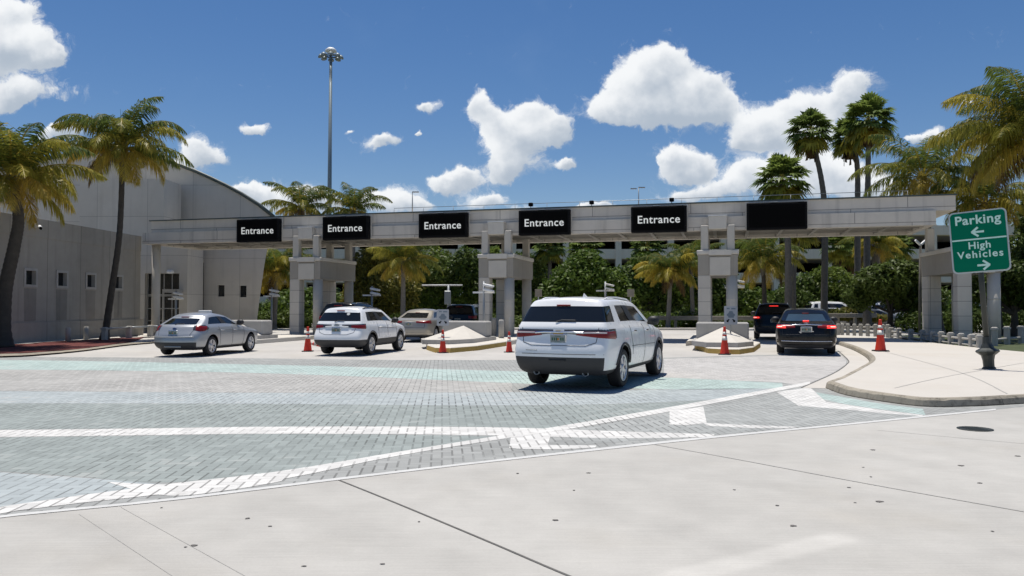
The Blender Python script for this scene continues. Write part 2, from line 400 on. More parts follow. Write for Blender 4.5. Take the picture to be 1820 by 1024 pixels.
# ------------------------------------------------------------------ mesh helpers
class MB:
    def __init__(s): s.v, s.f, s.m, s.sm = [], [], [], []
    def add(s, vs, fs, mi=0, smooth=False, M=None):
        o = len(s.v)
        s.v += [tuple(M @ Vector(p)) for p in vs] if M else [tuple(p) for p in vs]
        for f in fs:
            s.f.append(tuple(i + o for i in f)); s.m.append(mi); s.sm.append(smooth)
        return s
    def box(s, x0, x1, y0, y1, z0, z1, mi=0, M=None, bev=0.0):
        if bev > 0:
            b = min(bev, (x1 - x0) / 3, (y1 - y0) / 3, (z1 - z0) / 3)
            def ring(i, z): return [(x0+i+b,y0+i,z),(x1-i-b,y0+i,z),(x1-i,y0+i+b,z),(x1-i,y1-i-b,z),(x1-i-b,y1-i,z),(x0+i+b,y1-i,z),(x0+i,y1-i-b,z),(x0+i,y0+i+b,z)]
            vs = ring(b, z0) + ring(0, z0 + b) + ring(0, z1 - b) + ring(b, z1)
            fs = [tuple(range(7, -1, -1)), tuple(range(24, 32))]
            for k in range(3):
                for i in range(8): fs.append((k*8+i, k*8+(i+1)%8, k*8+8+(i+1)%8, k*8+8+i))
            return s.add(vs, fs, mi, False, M)
        vs = [(x0,y0,z0),(x1,y0,z0),(x1,y1,z0),(x0,y1,z0),(x0,y0,z1),(x1,y0,z1),(x1,y1,z1),(x0,y1,z1)]
        return s.add(vs, [(3,2,1,0),(4,5,6,7),(0,1,5,4),(1,2,6,5),(2,3,7,6),(3,0,4,7)], mi, False, M)
    def tube(s, pts, rad, n=8, mi=0, smooth=True, caps=True, M=None):
        pts = [Vector(p) for p in pts]
        if not hasattr(rad, '__len__'): rad = [rad] * len(pts)
        vs, fs = [], []
        prev = None
        for i, p in enumerate(pts):
            t = (pts[min(i+1, len(pts)-1)] - pts[max(i-1, 0)]).normalized()
            a = Vector((0, 0, 1)) if abs(t.z) < 0.9 else Vector((1, 0, 0))
            u = t.cross(a).normalized() if prev is None else (prev - t * prev.dot(t)).normalized()
            prev = u; w = t.cross(u)
            for k in range(n):
                an = 2 * math.pi * k / n
                vs.append(p + (u * math.cos(an) + w * math.sin(an)) * rad[i])
        for i in range(len(pts) - 1):
            for k in range(n): fs.append((i*n+k, i*n+(k+1)%n, (i+1)*n+(k+1)%n, (i+1)*n+k))
        s.add(vs, fs, mi, smooth, M)
        if caps:
            o = len(s.v) - len(vs)
            s.f.append(tuple(o + k for k in range(n-1, -1, -1))); s.m.append(mi); s.sm.append(False)
            s.f.append(tuple(o + (len(pts)-1)*n + k for k in range(n))); s.m.append(mi); s.sm.append(False)
        return s
    def lathe(s, prof, n=24, mi=0, M=None, smooth=True):
        """prof: (r, z) pairs; closed at r=0"""
        vs, fs = [], []
        for (r, z) in prof:
            for k in range(n):
                a = 2 * math.pi * k / n
                vs.append((r * math.cos(a), r * math.sin(a), z))
        for i in range(len(prof) - 1):
            for k in range(n): fs.append((i*n+k, i*n+(k+1)%n, (i+1)*n+(k+1)%n, (i+1)*n+k))
        return s.add(vs, fs, mi, smooth, M)
    def prism(s, poly, z0, z1, mi=0, M=None, top_inset=None):
        """poly counter-clockwise in xy"""
        n = len(poly)
        top = poly
        if top_inset:
            cx = sum(p[0] for p in poly) / n; cy = sum(p[1] for p in poly) / n
            top = [(p[0] + (cx-p[0]) * top_inset, p[1] + (cy-p[1]) * top_inset) for p in poly]
        vs = [(p[0], p[1], z0) for p in poly] + [(p[0], p[1], z1) for p in top]
        fs = [tuple(range(n-1, -1, -1)), tuple(range(n, 2*n))]
        fs += [(i, (i+1) % n, n + (i+1) % n, n + i) for i in range(n)]
        return s.add(vs, fs, mi, False, M)
    def sheet(s, poly, z, mi=0):
        return s.add([(p[0], p[1], z) for p in poly], [tuple(range(len(poly)))], mi)
    def build(s, name, mats, parent=None, loc=None):
        me = bpy.data.meshes.new(name); me.from_pydata(s.v, [], s.f)
        for m in ([mats] if isinstance(mats, str) else mats): me.materials.append(MATS[m])
        me.polygons.foreach_set('material_index', s.m); me.polygons.foreach_set('use_smooth', s.sm)
        me.update()
        o = bpy.data.objects.new(name, me); COL.objects.link(o)
        if parent: o.parent = parent
        if loc: o.location = loc
        return o

def tag(o, label=None, cat=None, group=None, kind=None):
    if label: o['label'] = label
    if cat: o['category'] = cat
    if group: o['group'] = group
    if kind: o['kind'] = kind
    return o
def empty(name, loc, rz, label, cat, group=None, tilt=None):
    o = bpy.data.objects.new(name, None); COL.objects.link(o)
    o.location = loc; o.rotation_euler = (tilt or (0, 0))[0], (tilt or (0, 0))[1], rz
    o.empty_display_size = 0.2
    return tag(o, label, cat, group)
def kids(o): return [c for c in bpy.data.objects if c.parent == o]
def copy_tree(o, parent=None):
    c = o.copy(); COL.objects.link(c)
    if parent: c.parent = parent
    for ch in kids(o): copy_tree(ch, c)
    return c
def text_obj(name, body, size, mat, parent, M, bold=0.012, spacing=1.0, depth=0.004, wide=1.0):
    cu_ = bpy.data.curves.new(name, 'FONT'); cu_.body = body; cu_.size = size
    cu_.align_x = 'CENTER'; cu_.align_y = 'CENTER'; cu_.offset = bold; cu_.extrude = depth; cu_.space_character = spacing
    t = bpy.data.objects.new(name, cu_); COL.objects.link(t)
    dg = bpy.context.evaluated_depsgraph_get(); dg.update()
    me = bpy.data.meshes.new_from_object(t.evaluated_get(dg))
    bpy.data.objects.remove(t); bpy.data.curves.remove(cu_)
    me.transform(M @ Matrix.Diagonal((wide, 1, 1, 1))); me.materials.clear(); me.materials.append(MATS[mat]); me.name = name
    o = bpy.data.objects.new(name, me); COL.objects.link(o); o.parent = parent
    return o
def mesh_np(name, V, Fc, mats, parent=None, tint=None, mi=None):
    me = bpy.data.meshes.new(name)
    V = np.asarray(V, np.float32); Fc = np.asarray(Fc, np.int32)
    me.vertices.add(len(V)); me.vertices.foreach_set('co', V.ravel())
    k = Fc.shape[1]
    me.loops.add(Fc.size); me.loops.foreach_set('vertex_index', Fc.ravel())
    me.polygons.add(len(Fc)); me.polygons.foreach_set('loop_start', np.arange(0, Fc.size, k, dtype=np.int32))
    for m in mats: me.materials.append(MATS[m])
    if mi is not None: me.polygons.foreach_set('material_index', np.asarray(mi, np.int32))
    me.update(calc_edges=True)
    if tint is not None:
        a = me.color_attributes.new('tint', 'FLOAT_COLOR', 'CORNER')
        t = np.ones((Fc.size, 4), np.float32); t[:, :3] = np.repeat(np.asarray(tint, np.float32), k, axis=0)
        a.data.foreach_set('color', t.ravel())
    me.validate()
    o = bpy.data.objects.new(name, me); COL.objects.link(o)
    if parent: o.parent = parent
    return o

# ------------------------------------------------------------------ ground, roads, painted pavers
def structure(name, mb, mat):
    o = mb.build(name, mat); o['kind'] = 'structure'; return o
def gpoly(pts, dz=0.0): return [gp(px, py, dz) for px, py in pts]
def dens_line(pts, n=8):
    """smooth curve (Catmull-Rom) through ground points"""
    P = [Vector((p[0], p[1])) for p in pts]; out = []
    for i in range(len(P) - 1):
        a, b, c, d = P[max(i-1, 0)], P[i], P[i+1], P[min(i+2, len(P)-1)]
        for k in range(n):
            t = k / n
            out.append(0.5 * ((2*b) + (c-a)*t + (2*a-5*b+4*c-d)*t*t + (3*b-a-3*c+d)*t**3))
    out.append(P[-1]); return [(p.x, p.y) for p in out]
def strip(mb, top, bot, z, n=6):
    A = dens_line(top, n); B = dens_line(bot, n)
    N = 40
    def rs(L):
        d = [0.0]
        for i in range(1, len(L)): d.append(d[-1] + math.dist(L[i], L[i-1]))
        return [(np.interp(t * d[-1], d, [p[0] for p in L]), np.interp(t * d[-1], d, [p[1] for p in L])) for t in np.linspace(0, 1, N)]
    A, B = rs(A), rs(B)
    vs = [(x, y, z) for x, y in A] + [(x, y, z) for x, y in B]
    mb.add(vs, [(N+i, N+i+1, i+1, i) for i in range(N-1)])
def px_strip(name, mat, top, bot, z):
    mb = MB(); strip(mb, [gp(*p) for p in top], [gp(*p) for p in bot], z); return structure(name, mb, mat)

structure('ground', MB().sheet([(-3000, -60), (3000, -60), (3000, 4000), (-3000, 4000)], -0.03), 'grass_ground')
structure('road', MB().sheet([(-70, -40), (70, -40), (70, 26), (60, 78), (-60, 78), (-70, 26)], 0.0), 'road_concrete')
EDGE = [(-700, 1010), (-300, 960), (0, 920), (300, 890), (600, 852), (850, 823), (1100, 795), (1300, 774), (1500, 755), (1760, 729), (1900, 716)]
edge = dens_line([gp(*p) for p in EDGE])
far = [gp(*p) for p in [(1560, 700), (1475, 684), (1425, 690), (1482, 664), (1505, 648), (1507, 640), (1490, 624), (1400, 630), (1180, 636), (910, 640), (700, 640), (450, 637), (0, 634), (-300, 632), (-900, 632)]]
structure('paver_plaza', MB().sheet(edge + far, 0.0014), 'paver_bare')
# apron between the pavers and the booths
structure('apron', MB().sheet([gp(*p) for p in [(-900, 632), (-300, 632), (0, 634), (450, 637), (700, 640), (910, 640), (1180, 636), (1400, 630), (1490, 624)]] + [(17, 60), (-24, 60), (-24, 34), (-40, 30)], 0.0011), 'apron_concrete')
px_strip('painted_band', 'paver_teal', [(-500, 640), (0, 640), (450, 648), (910, 660), (1180, 671), (1390, 681)], [(-500, 657), (0, 657), (450, 663), (910, 681), (1180, 692), (1392, 690)], 0.0022)
px_strip('painted_band', 'paver_beige', [(-500, 657.3), (0, 657.3), (450, 663.3), (910, 681.3)], [(-500, 694), (0, 695), (450, 698), (910, 697)], 0.0022)
structure('painted_band', MB().sheet([gp(*p) for p in [(1180, 671), (1390, 680), (1425, 687), (1480, 663.5), (1503, 648), (1505, 640), (1490, 626), (1400, 632), (1180, 638)]], 0.0022), 'paver_pale')
px_strip('painted_band', 'paver_blue', [(-500, 694.4), (0, 695.4), (450, 698.4), (910, 697.4), (1180, 692.4), (1392, 690.4)], [(-500, 716), (0, 717), (450, 718), (910, 721), (1180, 715), (1330, 706)], 0.0022)
px_strip('painted_band', 'paver_green', [(-500, 716.4), (0, 717.4), (450, 718.4), (910, 721.4), (1180, 715.4), (1330, 706.4)], [(-500, 766), (0, 764), (450, 759), (700, 758), (910, 760), (960, 764), (1180, 731)], 0.0022)
px_strip('painted_band', 'paver_green', [(-500, 781), (0, 778), (250, 775), (455, 772), (700, 773), (880, 776)], [(-300, 818), (0, 838), (150, 848), (290, 858), (500, 838), (880, 777.5)], 0.0022)
px_strip('painted_band', 'paver_blue', [(-300, 820), (0, 840), (150, 850), (280, 860)], [(-300, 946), (-100, 914), (100, 889), (285, 861.5)], 0.0022)
px_strip('painted_band', 'paver_grey', [(1000, 768), (1190, 735), (1400, 700), (1450, 707), (1640, 738)], [(1040, 790), (1200, 778), (1300, 770), (1500, 752), (1645, 739)], 0.0022)
px_strip('painted_band', 'paver_teal', [(1440, 696), (1500, 706), (1560, 717), (1640, 727)], [(1445, 706), (1500, 718), (1560, 727), (1645, 738)], 0.0027)
# painted lines over the pavers
px_strip('painted_line', 'paver_white', [(-500, 767), (0, 764.5), (250, 762), (455, 759), (700, 758.5), (910, 760.5), (1100, 767), (1270, 772)], [(-500, 781), (0, 777), (250, 774), (455, 771.5), (700, 772), (910, 775), (1100, 779.5), (1268, 777)], 0.0032)
px_strip('painted_line', 'paver_white', [(-300, 962), (0, 902), (300, 861), (500, 838), (700, 805), (905, 772), (1000, 757), (1190, 724), (1400, 686), (1440, 678)], [(-300, 978), (0, 913), (300, 878), (500, 853), (700, 812), (905, 779), (1000, 765), (1190, 732), (1400, 692), (1440, 683)], 0.0047)
px_strip('painted_line', 'paver_white', [(190, 857), (300, 862), (420, 857), (510, 848)], [(205, 862), (300, 882), (420, 870), (500, 856)], 0.0042)
px_strip('painted_line', 'paint_white', [(-600, 1000), (-300, 957), (0, 917), (300, 887), (600, 850), (850, 821), (1100, 793), (1300, 772.5), (1500, 753.5), (1640, 739.5), (1770, 727)], [(-600, 1008), (-300, 962), (0, 921), (300, 891), (600, 854), (850, 824.5), (1100, 797), (1300, 776), (1500, 756.5), (1640, 742.5), (1770, 729.5)], 0.0045)
px_strip('painted_line', 'paver_white', [(908, 777), (950, 772), (980, 770)], [(905, 797), (940, 799), (972, 796)], 0.0039)
px_strip('painted_line', 'paver_white', [(960, 791), (1010, 792), (1060, 792.5)], [(940, 799), (1000, 799), (1058, 796)], 0.0041)
px_strip('painted_line', 'paver_white', [(1190, 731), (1220, 727), (1250, 723)], [(1190, 755), (1222, 756), (1256, 752)], 0.0039)
px_strip('painted_line', 'paver_white', [(1250, 752), (1330, 756), (1420, 759)], [(1256, 757), (1330, 761), (1400, 762)], 0.0036)
px_strip('painted_line', 'paver_white', [(1380, 697), (1415, 692), (1440, 689)], [(1420, 722), (1440, 719), (1470, 716)], 0.0036)
px_strip('painted_line', 'paver_white', [(1430, 709), (1500, 719), (1560, 728), (1640, 738)], [(1425, 722), (1500, 728), (1560, 734), (1640, 740)], 0.0030)
# joints, cover and blemishes of the near road slab
def px_line(name, mat, pts, w, z):
    mb = MB(); P = dens_line([gp(*p) for p in pts], 6); A, B = [], []
    for i, p in enumerate(P):
        q0, q1 = Vector(P[max(i-1, 0)]), Vector(P[min(i+1, len(P)-1)]); t = (q1 - q0).normalized(); nn = Vector((-t.y, t.x)) * w / 2
        A.append((p[0] + nn.x, p[1] + nn.y, z)); B.append((p[0] - nn.x, p[1] - nn.y, z))
    N = len(P); mb.add(B + A, [(i, i+1, N+i+1, N+i) for i in range(N-1)]); return structure(name, mb, mat)
px_line('pavement_joint', 'joint', [(598, 852), (700, 893), (870, 964), (1020, 1028), (1300, 1140)], 0.02, 0.004)
px_line('pavement_joint', 'faint_joint', [(1160, 790), (1300, 815), (1540, 860), (1820, 910), (2100, 960)], 0.016, 0.004)
px_line('pavement_joint', 'faint_joint', [(1560, 765), (1700, 778), (1900, 796)], 0.012, 0.004)
for pts in ([(140, 914), (330, 1040)], [(215, 902), (500, 1060)]):
    px_line('pavement_joint', 'faint_joint', pts, 0.004, 0.002)
mb = MB(); rnd = random.Random(4)
for px, py, r in [(920,842,.03),(1046,841,.03),(987,925,.035),(1409,935,.035),(1551,800,.045),(1548,848,.025),(1509,867,.025),(1563,892,.04),(1381,899,.022),(1708,828,.05),(1809,811,.04),(1741,859,.03),(1534,831,.02),(440,922,.03),(480,936,.02),(345,970,.03),(330,973,.02),(745,928,.02),(680,1003,.02),(540,1007,.018),(1020,872,.02),(287,903,.02),(1764,945,.02),(1305,871,.02),(1520,894,.02)]:
    x, y = gp(px, py); r *= .62; rx = r * rnd.uniform(.8, 1.5)
    mb.sheet([(x + rx * math.cos(a) * rnd.uniform(.7, 1.2), y + r * math.sin(a) * rnd.uniform(.7, 1.2)) for a in np.linspace(0, 2*math.pi, 11)[:-1]], 0.0045)
structure('road_spots', mb, 'stain')

x, y = gp(1733, 763)
mb = MB().lathe([(0.22, 0.0), (0.22, 0.008), (0.195, 0.008), (0.19, 0.004), (0.0, 0.004)], 28)
for k in range(-2, 3): mb.box(-0.12, 0.12, k*0.07 - 0.012, k*0.07 + 0.012, 0.003, 0.008)
mh = mb.build('manhole_cover', 'bronze', None, (x, y, 0.001)); tag(mh, 'dark round iron manhole cover set in the pale near road', 'manhole cover')

# sidewalk on the right: raised slab with a weathered kerb
KH = 0.14
near_kerb = [gp(*p) for p in [(1467, 690), (1500, 702), (1560, 713), (1640, 723), (1720, 723), (1820, 718), (2100, 700)]]
left_kerb = [gp(*p) for p in [(1470, 604), (1487, 612), (1515, 622), (1538, 635), (1545, 648), (1520, 665), (1487, 683)]]
nk, lk = dens_line(near_kerb, 6), dens_line(left_kerb, 6)
back = [(40, 24.0), (34, 30)] + [gp(*p) for p in [(1820, 633), (1740, 625), (1640, 613), (1565, 604), (1490, 600)]]
outline = lk + nk
def inset(L, d):
    out = []
    for i, p in enumerate(L):
        t = (Vector(L[min(i+1, len(L)-1)]) - Vector(L[max(i-1, 0)])).normalized(); out.append((p[0] - t.y * d, p[1] + t.x * d))
    return out
inner = inset(outline, 0.16)
N = len(outline)
mb = MB(); rk = random.Random(8)
jit = [rk.uniform(-.012, .012) for _ in range(N)]
A = [(p[0], p[1], 0.0) for p in outline]
B = [(outline[i][0]*.85 + inner[i][0]*.15, outline[i][1]*.85 + inner[i][1]*.15, KH - 0.03 + jit[i]) for i in range(N)]
C2 = [(outline[i][0]*.6 + inner[i][0]*.4, outline[i][1]*.6 + inner[i][1]*.4, KH + 0.004 + jit[i] * .4) for i in range(N)]
D = [(inner[i][0], inner[i][1], KH + 0.004) for i in range(N)]
mb.add(A + B + C2 + D, [(r*N+i, r*N+i+1, (r+1)*N+i+1, (r+1)*N+i) for r in range(3) for i in range(N-1)])
structure('kerb', mb, 'kerb_concrete')
structure('sidewalk', MB().sheet(inner + back, KH), 'walk_concrete')
for pts, w in (([(1560, 622), (1700, 660), (1790, 700)], .012), ([(1590, 690), (1690, 668), (1850, 640)], .01)):
    mb = MB(); P = [gp(px, py, KH) for px, py in pts]; P = dens_line(P, 5)
    for i in range(len(P)-1):
        t = (Vector(P[i+1]) - Vector(P[i])).normalized(); nn = Vector((-t.y, t.x)) * w
        mb.add([(P[i][0]-nn.x, P[i][1]-nn.y, KH+.004), (P[i+1][0]-nn.x, P[i+1][1]-nn.y, KH+.004), (P[i+1][0]+nn.x, P[i+1][1]+nn.y, KH+.004), (P[i][0]+nn.x, P[i][1]+nn.y, KH+.004)], [(0, 1, 2, 3)])
    structure('pavement_joint', mb, 'faint_joint')
px_strip('gutter', 'gutter_concrete', [(1425, 690), (1482, 664), (1505, 648), (1507, 640), (1490, 624), (1470, 612)], [(1467, 691), (1490, 682), (1535, 660), (1545, 645), (1530, 630), (1487, 611)], 0.006)
px_line('pavement_joint', 'joint', [(1424, 690), (1482, 664), (1505, 648), (1507, 640), (1490, 624)], 0.03, 0.010)
structure('sidewalk', MB().sheet([gp(1490, 603), gp(1380, 598), (9, 56), (22, 56), gp(1640, 612)], 0.003), 'apron_concrete')
# grass beyond the right fence, mulch bed in front of the left building
structure('verge', MB().sheet([gp(1745, 626, .1), gp(1830, 636, .1), (40, 24.5), (60, 45), (40, 50), (20, 42)], 0.11), 'grass_ground')
bed = [gp(*p) for p in [(-400, 640), (0, 631), (70, 628), (150, 621), (215, 612), (240, 607), (255, 601), (164, 604), (82, 609), (0, 614), (-400, 622)]]
structure('mulch_bed', MB().prism(bed, 0.0, 0.05), 'mulch')
px_strip('bed_edging', 'kerb_concrete', [(-400, 641), (0, 632), (70, 629), (150, 622), (220, 612.5), (290, 607)], [(-400, 647), (0, 636), (70, 632.5), (150, 625), (225, 615), (295, 609)], 0.055)
px_strip('footpath', 'walk_concrete', [(-400, 618), (11, 611), (82, 607), (164, 603), (210, 600)], [(-400, 624), (11, 615), (82, 610.5), (164, 606), (215, 602.5)], 0.07)
px_strip('footpath', 'walk_concrete', [(245, 594), (300, 592), (420, 590), (480, 590)], [(245, 601), (300, 599.5), (420, 597), (480, 597)], 0.05)

# ------------------------------------------------------------------ toll gantry
G0, G1 = Vector((-20.6, 44.6, 0)), Vector((19.0, 34.0, 0))
gd = (G1 - G0).normalized(); ga = Vector((-gd.y, gd.x, 0)); GL = (G1 - G0).length; GROT = math.atan2(gd.y, gd.x)
def along(px, off=0.0):
    """distance along the fascia line where the column px of the survey photo meets it"""
    d = ray(px, CY); k = Vector((d.x, d.y)); o = G0 + ga * off
    # o + gd*s = k*t
    det = gd.x * -k.y + gd.y * k.x
    return (-o.x * -k.y + -o.y * k.x) / det
def gpt(s, off=0.0, z=0.0): return G0 + gd * s + ga * off + Vector((0, 0, z))
ZB, ZM, ZT = 5.15, 5.78, 6.42
g = empty('gantry', G0, GROT, 'long pale concrete gantry beam spanning all the entrance lanes', 'gantry')
mb = MB()
mb.box(0.4, GL, 0.0, 4.5, ZM, ZT)
mb.box(-0.05, GL - 0.8, -0.14, 0.32, ZB, ZM)
mb.box(-0.05, GL - 0.8, 4.2, 4.6, ZB - 0.02, ZM)
mb.box(GL - 1.1, GL - 0.8, 0.32, 4.2, ZB, ZM)
mb.box(-0.05, 0.3, 0.32, 4.2, ZB, ZM)
mb.build('beam', 'fascia', g)
mb = MB(); mb.box(0.3, GL - 1.1, 0.32, 4.2, ZB + 0.22, ZB + 0.30)
for k in range(26): mb.box(0.9 + k * 1.5, 1.05 + k * 1.5, 0.33, 4.19, ZB + 0.02, ZB + 0.219)
mb.box(0.3, GL - 1.1, 1.5, 1.62, ZB + 0.04, ZB + 0.2185); mb.box(0.3, GL - 1.1, 2.9, 3.02, ZB + 0.04, ZB + 0.2185)
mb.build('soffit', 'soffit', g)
mb = MB(); mb.box(0.3, GL + 0.05, -0.06, 4.56, ZT, ZT + 0.06); mb.build('coping', 'roof_green', g)
mb = MB()
s0, s1 = along(700, 4.3), GL - 1.0
mb.tube([(s0, 4.3, ZT + 0.84), (s1, 4.3, ZT + 0.84)], 0.015, 6); mb.tube([(s0, 4.3, ZT + 0.56), (s1, 4.3, ZT + 0.56)], 0.01, 6)
for k in range(16): x = s0 + (s1 - s0) * k / 15; mb.tube([(x, 4.3, ZT + 0.04), (x, 4.3, ZT + 0.84)], 0.014, 6)
mb.build('railing', 'steel', g)

# changeable message boards
bd_px = [(420, 495), (573, 654), (744, 830), (922, 1013), (1122, 1221), (1328, 1436)]
bl = ['black board reading Entrance nearest the curved building on the gantry', 'black board reading Entrance above the white crossover', 'black board reading Entrance left of the middle gantry pier', 'black board reading Entrance right of the middle gantry pier', 'black board reading Entrance above the large white car front', 'blank black board with no lettering on the gantry']
for i, (a, b) in enumerate(bd_px):
    sa, sb = along(a, -0.45), along(b, -0.45); w = sb - sa
    e = empty('message_board', gpt((sa + sb) / 2, -0.15), GROT, bl[i], 'message board', 'message boards on the gantry')
    zb_, zt_ = 5.09, 6.30
    MB().box(-w/2, w/2, -0.34, 0.0, zb_, zt_, bev=0.02).build('housing', 'board_black', e)
    mb = MB(); mb.box(-w/2 + .1, w/2 - .1, -0.352, -0.342, zb_ + .1, zt_ - .1); mb.build('screen', 'void', e)
    MB().box(-.28, .05, -0.40, -0.30, zt_ + .003, zt_ + .05).build('bracket', 'steel', e); MB().box(w/2 - .45, w/2 - .12, -0.40, -0.30, zt_ + .003, zt_ + .04).build('bracket', 'steel', e)
    mb = MB(); mb.box(-w/2 - .06, -w/2, -0.02, 0.008, zb_ + .1, zt_ + .06); mb.box(w/2, w/2 + .06, -0.02, 0.008, zb_ + .1, zt_ + .06); mb.box(-w/2 - .06, w/2 + .06, -0.02, 0.008, zt_ + .055, zt_ + .1); mb.build('mounting_frame', 'trim_stone', e)
    if i < 5:
        M = Matrix.Translation((0, -0.354, 5.67)) @ Matrix.Rotation(R(90), 4, 'X')
        text_obj('lettering', 'Entrance', 0.51, 'led', e, M, 0.006, 1.08)

# piers carrying the beam
PW, PL = 1.76, 4.1
pier_def = [(541.5, 'pier', 'first pier from the curved building, behind the white crossover'), (881, 'pier', 'middle pier between the third and fourth Entrance boards'), (1276, 'pier', 'pier behind the island beside the black sedan'), (None, 'pier', 'pier at the sign end of the gantry behind the concrete fence')]
PIERS = []
for i, (px, nm, lb) in enumerate(pier_def):
    if px: s = along(px, -0.5)
    else: s = along(1701, -0.5) + PW / 2
    org = gpt(s, -0.5); PIERS.append(org)
    p = empty('gantry_pier', org, GROT + (R(4) if i == 3 else 0), lb, 'pier', 'piers under the gantry')
    h = PW / 2; PL = 4.1 if i < 3 else 4.8
    zc0, zc1 = 3.08, 4.02
    def post(name, x0, x1, y0, y1, z0, z1, mat):
        return MB().box(x0, x1, y0, y1, z0, z1, 0, None, 0.025).build(name, mat, p)
    post('square_column', -h, -h + .56, 0, .56, 0, zc0, 'pier_stone'); post('square_column', -h, -h + .56, PL - 1.0, PL, 0, zc0, 'pier_stone')
    for y in (.28, PL - .28):
        mb = MB(); mb.tube([(h - .27, y, 0), (h - .27, y, zc0)], .25, 20); mb.tube([(h - .27, y, 1.95), (h - .27, y, 2.0)], .256, 20); mb.build('round_column', 'pier_smooth', p)
    MB().box(-h, h, 0.0, PL, zc0 + .001, zc1, 0, None, 0.02).build('cap', 'cap_stone', p)
    mb = MB(); mb.box(-h + .52, h - .32, -.06, -.001, zc0 - .02, zc1 - .12, 0, None, .02); mb.build('front_panel', 'pier_smooth', p)
    mb = MB(); mb.box(-h - .05, h + .05, -.05, PL + .05, zc1 + .002, zc1 + .20, 0, None, .03); mb.box(-h + .48, h - .28, -.12, -.052, zc1 - .04, zc1 + .20); mb.build('cornice', 'trim_stone', p)
    for x in (-h + .30, h - .30):
        post('upper_column', x - .17, x + .17, .05, .39, zc1 + .2, ZB - .001 if False else ZB + .215, 'pier_smooth'); post('upper_column', x - .17, x + .17, PL - .45, PL - .11, zc1 + .2, ZB + .215, 'pier_smooth')
    if i < 3:
        mb = MB(); mb.box(-.40, .40, -.02, .34, ZB + .02, ZB + .62, 0, None, .02); mb.build('bracket_box', 'trim_stone', p)
        mb = MB(); mb.box(-.42, .42, -.04, .335, ZB + .622, ZB + .66); mb.build('bracket_lid', 'white_metal', p)
s = along(275, 0.5)
c = empty('steel_column', gpt(s, .6), GROT, 'round white column under the building end of the gantry', 'column')
MB().tube([(0, 0, 0), (0, 0, ZB + .21)], .23, 20).build('shaft', 'trim_stone', c)
MB().box(-.32, .32, -.32, .32, 0, .12, 0, None, .02).build('footing', 'post_stone', c)

# floodlights on top of the beam
for k, px in enumerate([945, 1053, 1195]):
    s = along(px, 4.3)
    f = empty('floodlight', gpt(s, 4.1, ZT + .06), GROT, ['small dark floodlight on the beam above the fourth board', 'small dark floodlight on the beam between the fourth and fifth boards', 'small dark floodlight on the beam right above the fifth board'][k], 'floodlight', 'floodlights on the gantry')
    MB().tube([(0, 0, 0), (0, 0, .62)], .02, 8).build('stem', 'steel', f)
    MB().box(-.12, .12, -.10, .10, .60, .80, 0, None, .03).build('lamp_head', 'board_black', f)

# ------------------------------------------------------------------ lane islands
def island(px_outline, porg, dx, lb, y0=-5.0, ytip=-8.2, hasl=True):
    o = empty('traffic_island', (porg.x, porg.y, 0), 0, lb, 'traffic island', 'islands between the lanes')
    poly = [(p[0] - porg.x, p[1] - porg.y) for p in px_outline]
    n = len(poly)
    ins = lambda k: [(p[0] + (sum(q[0] for q in poly)/n - p[0]) * k, p[1] + (sum(q[1] for q in poly)/n - p[1]) * k) for p in poly]
    mb = MB()
    a, b, c_ = poly, ins(.01), ins(.03)
    mb.add([(x, y, 0) for x, y in a] + [(x, y, .17) for x, y in b] + [(x, y, .20) for x, y in c_],
           [(i, (i+1) % n, n+(i+1) % n, n+i) for i in range(n)] + [(n+i, n+(i+1) % n, 2*n+(i+1) % n, 2*n+i) for i in range(n)] + [tuple(range(2*n, 3*n))], 0)
    # paint on the nose only
    for k in range(n, 2 * n): pass
    me = mb.build('kerb', ['island_stone', 'yellow_kerb'], o)
    ylim = min(p[1] for p in poly) + 3.6
    for pl in me.data.polygons:
        cpt = pl.center
        if abs(pl.normal.z) < .5 and cpt.y < ylim - 0.1: pl.material_index = 1
    M = Matrix.Rotation(GROT, 4, 'Z')
    d = dx
    hw = 1.0
    MB().box(d - hw, d + hw, y0, y0 + .85, .36, 1.03, 0, M, .05).build('barrier_block', 'block_stone', o)
    # plinth with chamfered nose, then the sloped cap
    pl = [(d - hw - .12, y0 + 1.1), (d - hw - .12, ytip + 1.3), (d - hw * .55, ytip), (d + hw * .55, ytip), (d + hw + .12, ytip + 1.3), (d + hw + .12, y0 + 1.1)]
    MB().prism(pl, .19, .36, 0, M).build('plinth', 'block_stone', o)
    base = [(d - hw, y0), (d - hw, ytip + 1.4), (d - hw * .5, ytip + .15), (d + hw * .5, ytip + .15), (d + hw, ytip + 1.4), (d + hw, y0)]
    ap = (d, y0 - .02, .84)
    z = .362
    vs = [(x, y, z) for x, y in base] + [ap]
    MB().add(vs, [(i, i+1, 6) for i in range(5)] + [(5, 0, 6)], 0, False, M).build('sloped_cap', 'island_stone', o)
    return o
def gps(L): return [gp(*p) for p in L]
p1, p2, p3 = PIERS[0], PIERS[1], PIERS[2]
def loc(org, x, y): v = org + gd * x + ga * y; return (v.x, v.y)
island([loc(p1, -1.3, 6), loc(p1, -1.3, -6.0), loc(p1, -.6, -7.2), loc(p1, .5, -7.2), loc(p1, 1.15, -6.3), loc(p1, 1.25, 6)], p1, -.05, 'long concrete island with a low block behind the silver hatchback', -5.4, -7.0)
island([loc(p2, -1.35, 6), loc(p2, -1.25, -4)] + gps([(757, 615), (758, 622), (773, 627), (800, 627.5), (850, 623), (900, 615), (942, 606)]) + [loc(p2, 1.35, 6)], p2, .0, 'concrete island with pale sloped nose under the middle pier', -4.9, -8.3)
